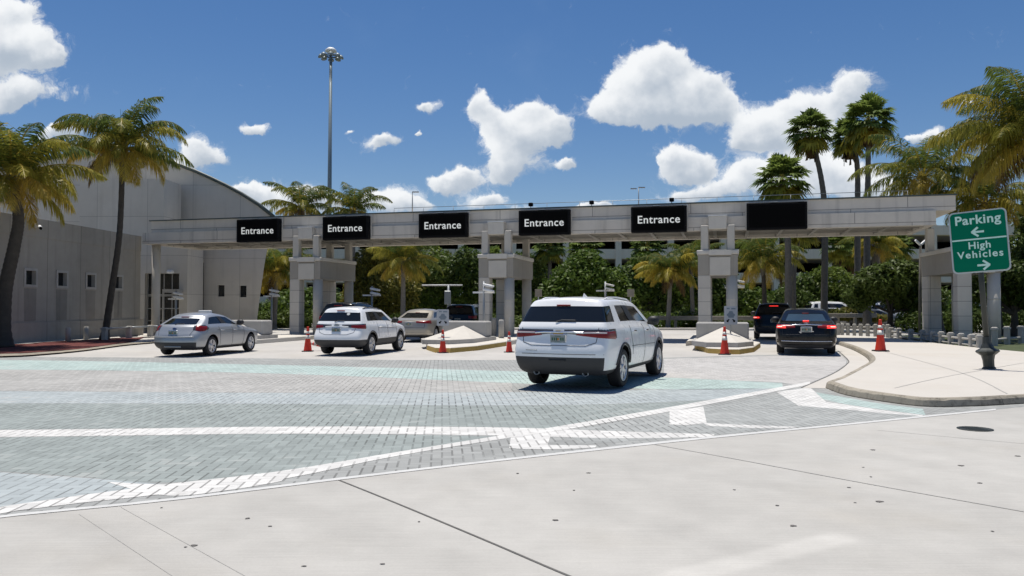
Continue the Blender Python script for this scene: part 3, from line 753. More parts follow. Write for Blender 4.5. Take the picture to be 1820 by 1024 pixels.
island([loc(p3, -1.3, 6), loc(p3, -1.3, -3)] + gps([(1233, 613), (1235, 621), (1258, 628), (1290, 630), (1315, 630), (1340, 626), (1352, 617)]) + [loc(p3, 1.45, -2), loc(p3, 1.3, 6)], p3, .2, 'concrete island with pale sloped nose beside the black sedan', -4.9, -7.8)

# ------------------------------------------------------------------ buildings
b = empty('low_building', (-21.3, 40, 0), 0, 'low grey concrete building with a row of small square windows behind the coconut palms', 'building')
LB = Vector((-21.3, 40, 0))
def wpt(px, py): # point on the wall plane X=-21.3+ (Y-34)*.045
    d = ray(px, py); k = .045
    # d.x*t = -21.5 + k*(d.y*t-34)
    t = (-21.5 - k * 34) / (d.x - k * d.y)
    return Vector((d.x * t, d.y * t, CAMH + d.z * t))
# wall built in a local frame: u runs along the wall away from the viewer
wdir = Vector((.045, 1, 0)).normalized(); wnor = Vector((wdir.y, -wdir.x, 0))
W0 = Vector((-21.5, 34, 0))
WM = Matrix.Translation(W0 - LB) @ Matrix(((wdir.x, wnor.x, 0, 0), (wdir.y, wnor.y, 0, 0), (0, 0, 1, 0), (0, 0, 0, 1)))
ULEN = 11.0
wins = []
for px, py, w, h in [(54, 493.5, .95, .78), (110, 497.5, .9, .78), (161, 499.5, .9, .78), (210, 503, .9, .78)]:
    q = wpt(px, py) - W0; wins.append((q.dot(wdir), q.z))
# the wall is a slab with true window openings
u0, u1, hgt, th = -12.0, ULEN, 5.62, .35
cuts = sorted(wins); zs = [0, 2.85, 3.75, hgt]
mb = MB(); WW = .46
zlo, zhi = cuts[0][1] - .42, cuts[0][1] + .42
us = [u0] + [v for u, z in cuts for v in (u - WW, u + WW)] + [u1]
mb.box(u0, u1, -th, 0, 0, zlo); mb.box(u0, u1, -th, 0, zhi, hgt - .85)
for i in range(0, len(us) - 1, 2): mb.box(us[i], us[i+1], -th, 0, zlo + .0, zhi)
mb.build('wall', 'wall_concrete', b).matrix_local = WM
MB().box(u0, u1, -th, .03, hgt - .85, hgt).build('parapet', 'wall_concrete', b).matrix_local = WM
MB().box(u0, u1 + .3, .001, .05, 0, .95).build('base_course', 'wall_concrete', b).matrix_local = WM
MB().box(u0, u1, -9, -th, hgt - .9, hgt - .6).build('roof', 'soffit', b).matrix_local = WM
MB().box(u1 - .35, u1 - .002, -9, -th, 0, hgt - .9).build('end_wall', 'wall_concrete', b).matrix_local = WM
for u, z in cuts:
    fr = MB(); fr.box(u-WW+.002, u+WW-.002, -.22, .04, zhi - .11, zhi - .002); fr.box(u-WW+.002, u+WW-.002, -.22, .04, zlo + .002, zlo + .11)
    fr.box(u-WW+.002, u-WW+.12, -.22, .04, zlo + .11, zhi - .11); fr.box(u+WW-.12, u+WW-.002, -.22, .04, zlo + .11, zhi - .11)
    wo_ = fr.build('window', 'post_stone', b); wo_.matrix_local = WM
    MB().box(u - WW + .12, u + WW - .12, -.20, -.16, zlo + .11, zhi - .11).build('pane', 'building_glass', wo_)
for u, z in cuts:      # rain stains below the sills
    rs = random.Random(int(u * 10)); w = WW * .95
    MB().add([(u-w, .0035, zlo - .06), (u+w, .0035, zlo - .06), (u+w*.93, .0035, 1.02), (u-w*.9, .0035, 1.0)], [(0, 1, 2, 3)]).build('rain_stain', 'wall_stain', b).matrix_local = WM
# security camera on the parapet
q = wpt(62, 403)
sc_ = empty('security_camera', q + wnor * .03, math.atan2(wnor.y, wnor.x) - R(90), 'small white security camera on the low grey building parapet', 'camera')
MB().box(-.06, .06, -.0, .18, -.05, .05).build('bracket', 'white_metal', sc_)
MB().tube([(-.05, .15, 0), (.28, .42, -.10)], .085, 12).build('camera_body', 'white_metal', sc_)
MB().tube([(.282, .422, -.10), (.31, .445, -.112)], .07, 12).build('lens', 'board_black', sc_)

# round-backed hall behind: flared wall under an arched roof
HY = 52.0
hall = empty('curved_hall', (-24, HY, 0), 0, 'tall pale concrete hall with an arched roof line and flared end wall', 'building')
arcp = [(487, 386), (460, 364), (430, 345), (402, 330), (375, 317), (348, 305), (322, 295), (286, 284), (250, 276), (190, 270), (130, 274), (70, 285), (0, 303), (-80, 330), (-160, 365), (-220, 400)]
outl = [(-220, 590), (452, 590), (456, 575), (463, 520), (470, 470), (477, 432), (484, 400)] + arcp
pts = [at(px, py, HY) - Vector((-24, HY, 0)) for px, py in outl]
pts = [(p.x, max(p.z, 0.0)) for p in pts]
n = len(pts)
hw_px = [(350, 515, .44, .75), (393, 517, .44, .75), (432, 518, .44, .75)]
mb = MB()
ML = Matrix(((1, 0, 0, 0), (0, 0, 1, 0), (0, 1, 0, 0), (0, 0, 0, 1)))
vs = [(x, 0, z) for x, z in pts] + [(x - 18, 30, z) for x, z in pts]
mb.add(vs, [tuple(range(n))] + [(i+n, (i+1) % n+n, (i+1) % n, i) for i in range(n)])
hall_wall = mb.build('wall', 'hull_concrete', hall)
cutm = MB()
for px, py, w, h in hw_px:
    q = at(px, py, HY) - Vector((-24, HY, 0)); cutm.box(q.x - w/2, q.x + w/2, -.5, .4, q.z - h/2, q.z + h/2)
cut = cutm.build('cutter', 'hull_concrete', hall)
def apply_bool(o, cut):
    bm_ = o.modifiers.new('b', 'BOOLEAN'); bm_.operation = 'DIFFERENCE'; bm_.solver = 'EXACT'; bm_.object = cut
    dg = bpy.context.evaluated_depsgraph_get(); dg.update()
    me = bpy.data.meshes.new_from_object(o.evaluated_get(dg), preserve_all_data_layers=True, depsgraph=dg)
    o.modifiers.clear(); o.data = me; bpy.data.objects.remove(cut)
bpy.context.view_layer.update()
apply_bool(hall_wall, cut)
for px, py, w, h in hw_px:
    q = at(px, py, HY) - Vector((-24, HY, 0))
    MB().box(q.x - w/2 + .004, q.x + w/2 - .004, .2, .26, q.z - h/2 + .004, q.z + h/2 - .004).build('window', 'building_glass', hall)
mb = MB(); ap_ = [at(px, py, HY) - Vector((-24, HY, 0)) for px, py in arcp]
mb.tube([(p.x, -.06, p.z + .02) for p in ap_], .13, 6); mb.build('roof_edge', 'roof_green', hall)
q = at(452, 574, HY).z
mb = MB(); a0, a1 = at(345, 574, HY).x + 24, at(452, 574, HY).x + 24; mb.box(a0, a1, -.12, -.004, 0, .55); mb.build('base_course', 'cap_stone', hall)
# dark reveal pilaster where the hall meets the entrance recess
a0, a1 = at(332, 520, HY).x + 24, at(341, 520, HY).x + 24
MB().box(a0, a1, -.30, -.004, 0, 5.2).build('pilaster', 'wall_concrete', hall)
# taller service block between the two
Yb = 49.0
blk = empty('service_block', (-22.5, Yb, 0), 0, 'plain upright grey block rising behind the low building and entrance doors', 'building')
x0, x1 = at(140, 500, Yb).x + 22.5, at(333, 500, Yb).x + 22.5
xu = at(292, 350, Yb).x + 22.5
zt = at(240, 318, Yb).z
xd0, xd1 = at(257, 540, Yb).x + 22.5, at(318, 540, Yb).x + 22.5
zd = at(290, 486, Yb).z
mb = MB()
mb.box(x0, xd0, 0, 2.5, 0, zd); mb.box(xd1, x1, 0, 2.5, 0, zd); mb.box(x0, x1, 0, 2.5, zd, 6.0); mb.box(x0, xu, 0, 2.5, 6.0, zt)
mb.build('wall', 'hull_concrete', blk)
MB().box(xd0 - .1, x1, 2.52, 2.6, 0, 4.5).build('entrance_lining', 'void', blk)
fr = MB(); wd = xd1 - xd0
for k in range(5): x = xd0 + .02 + (wd - .10) * k / 4; fr.box(x, x + .06, .30, .38, .0, zd - .01)
for z in (.75, 1.5, 2.28, 2.36): fr.box(xd0, xd1, .305, .375, z, z + .06)
do = fr.build('entrance_frame', 'door_metal', blk)
MB().box(xd0 + .003, xd1 - .003, .335, .345, .01, zd - .02).build('entrance_glazing', 'building_glass', do)
xa, xb = at(288, 560, Yb - 1).x + 22.5, at(313, 560, Yb - 1).x + 22.5
fr = MB(); fr.box(xa, xb, -1.0, .30, 2.5, 2.7); fr.box(xb - .08, xb, -1.0, -.9, 0, 2.5); fr.box(xa, xa + .08, -1.0, -.9, 0, 2.5)
fr.build('porch', 'door_metal', blk)
lp = MB()
for px in (299, 304): q = at(px, 483, Yb - .3); lp.lathe([(0, -.12), (.12, -.1), (.14, 0), (.1, .1), (0, .12)], 10, 0, Matrix.Translation((q.x + 22.5, -.2, q.z)))
lp.build('porch_lamp', 'white_metal', blk)

# parking garage far behind the trees
GY = 112.0
gar = empty('parking_garage', (0, GY, 0), 0, 'long pale parking garage with dark open decks behind the trees', 'building')
def gz(py): return CAMH + (HOR - py) / F * GY
mb = MB()
for k in range(4):
    zz = k * 3.35 + 1.7
    mb.box(-45, 75, 0, .3, zz, zz + 1.35)
    mb.box(-45, 75, .3, 18, zz - .05, zz + .25)
mb.build('deck', 'garage_stone', gar)
for k in range(17): MB().box(-44.6 + 7.4 * k, -43.8 + 7.4 * k, -.18, .8, 0, 13.2).build('column', 'garage_stone', gar)
MB().box(-45, 75, 12, 12.2, 0, 13).build('core_wall', 'void', gar)
xs0, xs1 = at(860, 440, GY).x, at(905, 440, GY).x
# roof lamps seen over the beam
for px, py, lb, tw in [(733, 342, 'slim single-arm lamp post on the far roof left of the third board', 0), (1135, 334, 'slim twin-arm lamp post on the far roof above the fifth board', 1)]:
    q = at(px, py, GY + 6); zr = 15.3
    l = empty('roof_lamp', (q.x, GY + 6, zr), 0, lb, 'lamp post')
    MB().tube([(0, 0, 0), (0, 0, q.z - zr)], [.09, .06], 8).build('pole', 'steel', l)
    hz = q.z - zr
    mb = MB(); mb.box(-.02, .95, -.15, .15, hz - .02, hz + .12)
    mb.build('lamp_head', 'steel', l)
    if tw: MB().box(-1.2, -.3, -.15, .15, hz - .2, hz - .06).build('lamp_head', 'steel', l)
# high mast light
q = at(586, 96, 90)
m_ = empty('high_mast_light', (at(584.5, 380, 90).x, 90, 0), 0, 'very tall grey mast with a ring of floodlights against the sky', 'light mast', None, (0, R(.25)))
MB().tube([(0, 0, 0), (0, 0, q.z)], [.32, .16], 12).build('mast', 'mast_steel', m_)
MB().lathe([(0, q.z + .75), (.35, q.z + .68), (.62, q.z + .45), (.66, q.z + .25), (.3, q.z + .2), (0, q.z + .2)], 16).build('dome_cap', 'white_metal', m_)
mb = MB()
mb.lathe([(.62, q.z - .28), (.72, q.z - .28), (.72, q.z - .15), (.62, q.z - .15)], 20)
for k in range(4): a = k * math.pi / 2; mb.tube([(.1 * math.cos(a), .1 * math.sin(a), q.z - .2), (.66 * math.cos(a), .66 * math.sin(a), q.z - .2)], .05, 6)
mb.build('ring', 'mast_steel', m_)
for k in range(8):
    a = k * math.pi / 4 + .2
    M = Matrix.Translation((0, 0, q.z - .25)) @ Matrix.Rotation(a, 4, 'Z')
    mb = MB(); mb.tube([(.68, 0, .05), (.95, 0, .02)], .05, 6, 0, True, True, M)
    mb.lathe([(0, .22), (.16, .20), (.33, -.02), (.34, -.12), (0, -.12)], 12, 0, M @ Matrix.Translation((1.12, 0, -.05)) @ Matrix.Rotation(R(18), 4, 'Y'))
    mb.build('floodlight', 'mast_steel', m_)

# ------------------------------------------------------------------ fences, bollards, posts
def rail_fence(pts, lb, spacing_px=None, ph=.62, pw=.24, rails=(.42, .2), z=0.0, rail_mat='post_stone', name='rail_fence', cat='fence', rr=.045):
    o = empty(name, (pts[0][0], pts[0][1], z), 0, lb, cat)
    rel = [(p[0] - pts[0][0], p[1] - pts[0][1]) for p in pts]
    for i, (x, y) in enumerate(rel):
        a = rel[min(i+1, len(rel)-1)]; c0 = rel[max(i-1, 0)]; an = math.atan2(a[1]-c0[1], a[0]-c0[0])
        M = Matrix.Translation((x, y, 0)) @ Matrix.Rotation(an, 4, 'Z')
        mb = MB(); mb.box(-pw/2, pw/2, -pw/2, pw/2, 0, ph, 0, M, .03); mb.box(-pw/2-.02, pw/2+.02, -pw/2-.02, pw/2+.02, ph - .12, ph - .05, 0, M); mb.build('fence_post', 'post_stone', o)
    for z_ in rails:
        mb = MB()
        for i in range(len(rel) - 1): mb.tube([(rel[i][0], rel[i][1], z_), (rel[i+1][0], rel[i+1][1], z_)], rr, 8)
        mb.build('rail', rail_mat, o)
    return o
fp = dens_line(gps([(1584, 604), (1640, 611), (1690, 618), (1741, 625)]), 3)
rail_fence(fp, 'low concrete post and rail fence edging the pale sidewalk behind the tall red cone', z=.0, ph=.62, pw=.19)
fp = dens_line(gps([(1490, 600), (1530, 600.5), (1578, 602)]), 4)
rail_fence(fp, 'far row of short concrete fence posts behind the black sedan', ph=.74, pw=.17, rails=(.56, .28))
fp = gps([(1768, 620), (1790, 617), (1815, 615), (1850, 612)])
rail_fence(fp, 'short concrete posts behind the parking sign pole', ph=.85, pw=.2, rails=(.35,), z=.0)
fp = gps([(186, 606), (229, 602.5), (267, 599.5), (330, 597)])
rail_fence(fp, 'low post fence with one grey rail at the foot of the slim palm', ph=.66, pw=.24, rails=(.58,), z=0, rail_mat='steel', rr=.05)
# guard rail beyond the road
def guard(pts, lb, zt, name='guard_rail'):
    o = empty(name, (pts[0][0], pts[0][1], 0), 0, lb, 'guard rail')
    rel = [(p[0] - pts[0][0], p[1] - pts[0][1]) for p in pts]
    for a, c_ in zip(rel[:-1], rel[1:]):
        an = math.atan2(c_[1]-a[1], c_[0]-a[0]); L = math.dist(a, c_)
        M = Matrix.Translation((a[0], a[1], 0)) @ Matrix.Rotation(an, 4, 'Z')
        mb = MB(); mb.box(0, L, -.05, .05, zt - .32, zt, 0, M, .03); mb.build('rail', 'rail_wood', o)
        mb = MB(); mb.box(-.1, .1, .055, .22, 0, zt - .05, 0, M); mb.build('guard_post', 'rail_wood', o)
    return o
guard([(at(px, 560, 58).x, 58 + k * .4) for k, px in enumerate([1462, 1495, 1530, 1572])], 'brown guard rail beyond the road behind the black sedan', 1.15)
guard([(at(px, 560, 60).x, 60 - k * .2) for k, px in enumerate([1160, 1200, 1240, 1290, 1340])], 'brown guard rail beyond the road in front of the far hedge', .95)
structure('far_kerb', MB().box(-14, 16, 55.6, 56.0, 0, .16, 0, None, .03), 'walk_concrete')
bp = [(121, 609), (153, 606)]
for k, p in enumerate(bp):
    x, y = gp(*p)
    bo = MB().tube([(0, 0, 0), (0, 0, .60), (0, 0, .635)], [.115, .115, .085], 16).build('bollard', 'post_stone', None, (x, y, .05))
    tag(bo, ['short grey concrete bollard in the red bed, nearer the thick palm trunk', 'short grey concrete bollard in the red bed, nearer the slim palm trunk'][k], 'bollard', 'bollards along the low building')
# bollards and bins under the middle pier
for k, (px, py, h) in enumerate([(891, 601, .85), (906, 598, 1.0), (878, 598, .9)]):
    x, y = gp(px, py, .2)
    bo = MB().tube([(0, 0, 0), (0, 0, h - .08), (0, 0, h)], [.13, .13, .10], 14).build('bollard', ['post_stone', 'trim_stone', 'cap_stone'][k], None, (x, y, .2))
    tag(bo, ['grey round bollard on the middle island beside the red cone', 'pale round bollard between the middle island cone and the round column', 'dark grey bollard tucked beside the square column of the middle pier'][k], 'bollard', 'bollards on the middle island')
x, y = gp(458/1*1, 600, .2)
# lane poles with twin white camera blades
lanes = [(313, 527, 46.5, 'behind the silver hatchback by the entrance doors'), (483, 522, 45.5, 'left of the first pier'), (661, 520, 42.5, 'above the white crossover'), (860, 514, 36.4, 'against the middle pier'), (1076, 512, 44, 'behind the large white car roof'), (1306, 506, 42.5, 'right of the third pier')]
for k, (px, py, Y, lb) in enumerate(lanes):
    q = at(px, py, Y)
    o = empty('lane_camera_pole', (q.x, Y, 0), GROT, 'thin pole with two tilted white camera blades ' + lb, 'camera pole', 'camera poles in the lanes')
    H = q.z
    MB().tube([(0, 0, 0), (0, 0, H + .35)], .055, 10).build('pole', 'steel', o)
    MB().box(-.52, .50, -.04, .04, H - .19, H - .11).build('crossbar', 'white_metal', o)
    for z_ in (.16, -.06):
        M = Matrix.Translation((.28, -.06, H + z_)) @ Matrix.Rotation(R(12), 4, 'Y')
        MB().box(-.22, .22, -.34, .06, -.05, .05, 0, M, .02).build('camera_blade', 'white_metal', o)
q = at(1636, 436, 41)
o = empty('camera_mast', (q.x, 41, 0), R(20), 'tall thin mast topped by white camera arms beside the sign end pier', 'camera pole')
MB().tube([(-.15, 0, 0), (0, 0, q.z)], .06, 8).build('mast', 'trunk_palm', o)
for sx_ in (-1, 1):
    MB().box(-.24, .24, -.05, .05, -.05, .05, 0, Matrix.Translation((sx_ * .15, 0, q.z + .12)) @ Matrix.Rotation(R(-35 * sx_), 4, 'Y'), .01).build('camera_arm', 'white_metal', o)
# clearance bar
Y = 48; a = at(750, 507, Y); c_ = at(822, 507, Y); pz = at(797, 507, Y)
o = empty('clearance_bar', (pz.x, Y, 0), 0, 'thin horizontal height bar on a post behind the beige sedan', 'height bar')
MB().tube([(a.x - pz.x, 0, a.z), (c_.x - pz.x, 0, a.z)], .045, 10).build('crossbar', 'white_metal', o)
MB().tube([(0, 0, 0), (0, 0, a.z)], .075, 10).build('post', 'steel', o)
MB().box(-.22, .16, -.30, -.08, a.z - 1.15, a.z - .35, 0, None, .02).build('control_box', 'steel', o)
for px, lb in ((957, 'small tan sign board beside the middle pier round column'), (1121, 'small tan sign board beside the yellow palm')):
    q = at(px, 521, 50)
    o = empty('lane_sign', (q.x, 50, 0), 0, lb, 'sign')
    MB().box(-.22, .22, -.03, .0, q.z - .24, q.z + .24, 0, None, .008).build('panel', 'rail_wood', o)
    MB().tube([(0, .04, 0), (0, .04, q.z + .2)], .035, 8).build('post', 'steel', o)

# ------------------------------------------------------------------ traffic cones
def make_cone():
    o = empty('traffic_cone', (0, 0, 0), 0, '', 'cone')
    mb = MB(); mb.prism([(-.19,-.16),(-.16,-.19),(.16,-.19),(.19,-.16),(.19,.16),(.16,.19),(-.16,.19),(-.19,.16)], 0, .035, 0, None, .06); mb.build('base', 'rubber', o)
    mb = MB(); mb.lathe([(.155, .034), (.145, .06), (.098, .40), (.040, .88), (.036, .915), (.0, .915)], 20); mb.build('cone', 'cone_red', o)
    mb = MB(); mb.lathe([(.0905, .47), (.0925, .475), (.0755, .605), (.0725, .60)], 20); mb.lathe([(.066, .655), (.068, .66), (.0585, .745), (.0555, .74)], 20); mb.build('collar', 'cone_grey', o)
    return o
cone0 = make_cone()
cs = [(547, 625, 0.0, 1.0, 'pale-topped red traffic cone standing left of the white crossover'), (787, 627.5, 0, .9, 'red traffic cone in front of the middle island under the info sign'), (905, 626.5, 0, .82, 'short red traffic cone just left of the large white car'), (1288, 630.5, 0, 1.05, 'red traffic cone with grey collars in front of the island beside the black sedan'), (1565, 624.5, KH, 1.18, 'bright red traffic cone standing alone on the pale sidewalk')]
for i, (px, py, z, sc, lb) in enumerate(cs):
    o = cone0 if i == 0 else copy_tree(cone0)
    x, y = gp(px, py, z); o.location = (x, y - .0, z + .002); o.scale = (sc,) * 3; o.rotation_euler = (0, 0, .4 * i)
    o['label'] = lb; o['group'] = 'red traffic cones'
# one lies on its side
x, y = gp(566, 624)
o = copy_tree(cone0); o.location = (x + .30, y + .2, .20); o.scale = (.85,) * 3; o.rotation_euler = (0, R(-83), R(10)); o['label'] = 'red traffic cone tipped over beside the rear of the white crossover'; o['group'] = 'red traffic cones'

# ------------------------------------------------------------------ signs
bx, by = gp(1758, 656, KH)
sgn = empty('parking_sign', (bx, by, KH), R(-35), 'green Parking and High Vehicles sign on a dark post with a flared base', 'sign', None, (R(-.4), R(-3.6)))
vd = Vector((bx, by, 0)).length
def sz(py): return CAMH - KH + (HOR - py) / F * by
zb_, zt_ = sz(484), sz(373)
hw, hh = .615, (zt_ - zb_) / 2
def rrect(hw, hh, r, n=6):
    P = []
    for cx_, cy_, a0 in ((hw-r, hh-r, 0), (-hw+r, hh-r, 90), (-hw+r, -hh+r, 180), (hw-r, -hh+r, 270)):
        for k in range(n+1): a = R(a0 + 90*k/n); P.append((cx_ + r*math.cos(a), cy_ + r*math.sin(a)))
    return P
zc = (zb_ + zt_) / 2
MS = Matrix.Translation((.03, -.12, zc)) @ Matrix.Rotation(R(90), 4, 'X')
MB().prism(rrect(hw, hh, .11), -.03, -.004, 0, MS).build('rim', 'sign_rim', sgn)
pn = MB().prism(rrect(hw - .035, hh - .035, .09), -.0035, .004, 0, MS).build('panel', 'sign_green', sgn)
mb = MB(); mb.box(-hw + .04, hw - .04, .06 - .018, .06 + .018, .0042, .006, 0, MS)
mb.build('divider', 'sign_white', pn)
text_obj('lettering', 'Parking', .305, 'sign_white', pn, MS @ Matrix.Translation((.0, hh * .70, .006)), .007, 1.08, .002, 1.0)
text_obj('lettering', 'High', .24, 'sign_white', pn, MS @ Matrix.Translation((.0, -hh * .13, .006)), .005, 1.1, .002, 1.0)
text_obj('lettering', 'Vehicles', .24, 'sign_white', pn, MS @ Matrix.Translation((.0, -hh * .42, .006)), .005, 1.2, .002, 1.0)
def arrow(y, sgn_):
    mb = MB(); M = MS @ Matrix.Translation((.02, y, .0042)) @ Matrix.Diagonal((sgn_ * .82, .82, 1, 1))
    w = .030
    mb.box(-.12, .17, -w, w, 0, .003, 0, M)
    for s_ in (1, -1):
        MM = M @ Matrix.Translation((.19, 0, .0004 * s_)) @ Matrix.Rotation(R(180 - 40 * s_), 4, 'Z')
        mb.box(-.01, .21, -w, w, .0005, .003, 0, MM)
    mb.build('arrow', 'sign_white', pn)
arrow(hh * .31, -1); arrow(-hh * .77, 1)
mb = MB(); mb.tube([(0, 0, .5), (0, 0, zt_ - .15)], .062, 16); mb.build('post', 'bronze', sgn)
mb = MB(); mb.lathe([(0, 0), (.15, 0), (.15, .03), (.12, .06), (.125, .22), (.15, .33), (.24, .40), (.265, .43), (.24, .46), (.15, .51), (.10, .62), (.085, .74), (.08, .78), (0, .78)], 8, smooth=False)
mb.build('flared_base', 'bronze', sgn)
sh = MB(); 
# info signs on the islands
def info(px, py_top, py_bot, Y, lb):
    a = at(px, py_top, Y); c_ = at(px, py_bot, Y)
    o = empty('info_sign', (a.x, Y, 0.3), R(8), lb, 'sign', 'height notice signs')
    t, bt = a.z - .3, c_.z - .3; w = (t - bt) * .74 / 2
    MI = Matrix.Translation((0, -.045, (t + bt) / 2)) @ Matrix.Rotation(R(90), 4, 'X')
    h = (t - bt) / 2
    p = MB().prism(rrect(w, h, .04), -.015, .0, 0, MI).build('panel', 'info_panel', o)
    mb = MB()
    mb.box(-w*.62, -w*.18, h*.66, h*.80, .001, .003, 0, MI); mb.box(w*.05, w*.72, h*.64, h*.78, .001, .003, 0, MI)
    # vehicle pictogram
    mb.prism([(-w*.62, -h*.02), (-w*.38, -h*.16), (-w*.38, -h*.26), (w*.45, -h*.26), (w*.45, -h*.14), (w*.62, -h*.02), (w*.62, h*.12), (w*.38, h*.22), (w*.24, h*.46), (-w*.24, h*.46), (-w*.38, h*.22), (-w*.62, h*.12)], .001, .003, 0, MI)
    mb.build('pictogram', 'info_blue', p)
    mb = MB()
    for s_ in (-1, 1):
        mb.lathe([(0, .004), (w*.17, .004), (w*.17, .001)], 14, 0, MI @ Matrix.Translation((s_ * w * .50, -h * .62, 0)))
        mb.prism([(s_*w*.28, -h*.38), (s_*w*.20, -h*.48), (s_*w*.50, -h*.66), (s_*w*.60, -h*.54)][::1 if s_ < 0 else -1], .001, .0035, 0, MI)
    mb.build('arrow', 'board_black', p)
    MB().tube([(0, 0, 0), (0, 0, t)], .032, 8).build('post', 'steel', o)
    return o
info(787, 550, 579, 31.5, 'grey notice sign with two black arrows on the middle island')
info(1298, 544, 577, 30.2, 'grey notice sign with two black arrows on the island by the black sedan')

# ------------------------------------------------------------------ palms and trees
GREEN, DEEP, YEL, GOLD, BROWN = np.array([.13, .17, .033]), np.array([.078, .112, .032]), np.array([.40, .33, .05]), np.array([.58, .42, .085]), np.array([.16, .105, .05])
class Q:
    """collects quads with a colour each"""
    def __init__(s): s.v, s.f, s.t = [], [], []
    def quad(s, a, b, c, d, col):
        o = len(s.v); s.v += [a, b, c, d]; s.f.append((o, o+1, o+2, o+3)); s.t.append(col)
def lerp3(a, b, t): return a + (b - a) * t
def coconut_crown(seed, L=3.4, nf=26, yellow=.5, droop=1.0, n_leaf=84, wind=(0, 0)):
    rn = np.random.RandomState(seed); q = Q()
    for i in range(nf):
        t = i / (nf - 1)                               # 0 young and upright .. 1 old and hanging
        az = i * 2.399963 + rn.uniform(-.25, .25)
        el = R(84 - 108 * t ** 1.05 + rn.uniform(-12, 12))
        ln = L * (0.76 + .42 * math.sin(math.pi * min(1, .25 + t))) * rn.uniform(.88, 1.1)
        bend = (R(112) - R(40) * t) * droop * rn.uniform(.75, 1.3)
        h = np.array([math.cos(az), math.sin(az), 0.0]); side0 = np.array([-h[1], h[0], 0.0])
        N = 18; p = h * .12 + np.array([0, 0, .1]); pts = [p]; dirs = []
        for k in range(N):
            u = (k + .5) / N; e = max(el - bend * u ** 1.5, R(-84))
            d = h * math.cos(e) + np.array([wind[0] * u, wind[1] * u, math.sin(e)]); d /= np.linalg.norm(d)
            p = p + d * ln / N; pts.append(p); dirs.append(d)
        dirs.append(dirs[-1])
        a = rn.beta(1.2, 1.2)
        if t > .72: base = lerp3(YEL, GOLD, a) if rn.rand() < yellow + .25 else lerp3(GREEN, YEL, a)
        elif t > .3: base = lerp3(GREEN, YEL, a * yellow * 1.3)
        else: base = lerp3(DEEP, GREEN, a)
        if t > .9 and rn.rand() < .5: base = BROWN * rn.uniform(.8, 1.3)
        stem = lerp3(base, GOLD, .6)
        for k in range(N):                              # midrib
            w0, w1 = .045 * (1 - k / N) + .008, .045 * (1 - (k+1) / N) + .008
            q.quad(pts[k] - side0*w0, pts[k+1] - side0*w1, pts[k+1] + side0*w1, pts[k] + side0*w0, stem)
            up = np.cross(side0, dirs[k]); q.quad(pts[k] - up*w0*.7, pts[k+1] - up*w1*.7, pts[k+1] + up*w1*.4, pts[k] + up*w0*.4, stem * .8)
        hang = .8 + .6 * t
        for k in range(n_leaf):
            u = .13 + .87 * (k + rn.rand() * .7) / n_leaf
            x = u * N; j = min(int(x), N - 1); fr = x - j
            o = pts[j] * (1 - fr) + pts[j+1] * fr; d = dirs[j]; up = np.cross(d, side0); up = -up if up[2] < 0 else up
            ll = .30 * L * (math.sin(math.pi * min(1, u * .93 + .10)) ** .6) * rn.uniform(.75, 1.12) * .95
            for s in (-1, 1):
                col = base * rn.uniform(.75, 1.3)
                if rn.rand() < .06: col = lerp3(col, GOLD, .6)
                out = side0 * s * math.cos(R(34)) + d * math.sin(R(34)) * (0.7 + .7 * u) + up * .22
                out = out + np.array([0, 0, -hang * (.35 + .5 * u)]) + rn.normal(0, .16, 3); out /= np.linalg.norm(out)
                m = o + out * ll * .5
                o2 = out + np.array([0, 0, -1.0 * hang - .25]); o2 /= np.linalg.norm(o2)
                e = m + o2 * ll * .5
                wv = d * .027 * rn.uniform(.8, 1.2)
                q.quad(o - wv*.5, m - wv, m + wv, o + wv*.5, col)
                q.quad(m - wv, e - wv*.12, e + wv*.12, m + wv, col * .97)
    for k in range(3):                                  # unopened spears
        tip = np.array([rn.uniform(-.12, .12), rn.uniform(-.12, .12), L * rn.uniform(.45, .62)]); w = np.array([.03, 0, 0]); w2 = np.array([0, .03, 0]); b0 = np.array([0, 0, .1])
        q.quad(b0 - w, tip - w*.2, tip + w*.2, b0 + w, GREEN * 1.1); q.quad(b0 - w2, tip - w2*.2, tip + w2*.2, b0 + w2, GREEN)
    return q
def palm_trunk(name, parent, path, r0, r1, mat, rings=9):
    mb = MB(); P = dens_line3(path, 16 if len(path) > 2 else 30); n = len(P); rad = []
    for i in range(n):
        t = i / (n - 1); r = r0 + (r1 - r0) * min(1, t * 1.0)
        if t < .1: r *= 1 + (.1 - t) * 5
        rad.append(r * (1.0 + .07 * (i % 2)))
    mb.tube(P, rad, 12); return mb.build(name, mat, parent)
def dens_line3(pts, n):
    P = [Vector(p) for p in pts]; out = []
    for i in range(len(P) - 1):
        a, b, c, d = P[max(i-1, 0)], P[i], P[i+1], P[min(i+2, len(P)-1)]
        for k in range(n):
            t = k / n; out.append(0.5 * ((2*b) + (c-a)*t + (2*a-5*b+4*c-d)*t*t + (3*b-a-3*c+d)*t**3))
    out.append(P[-1]); return out
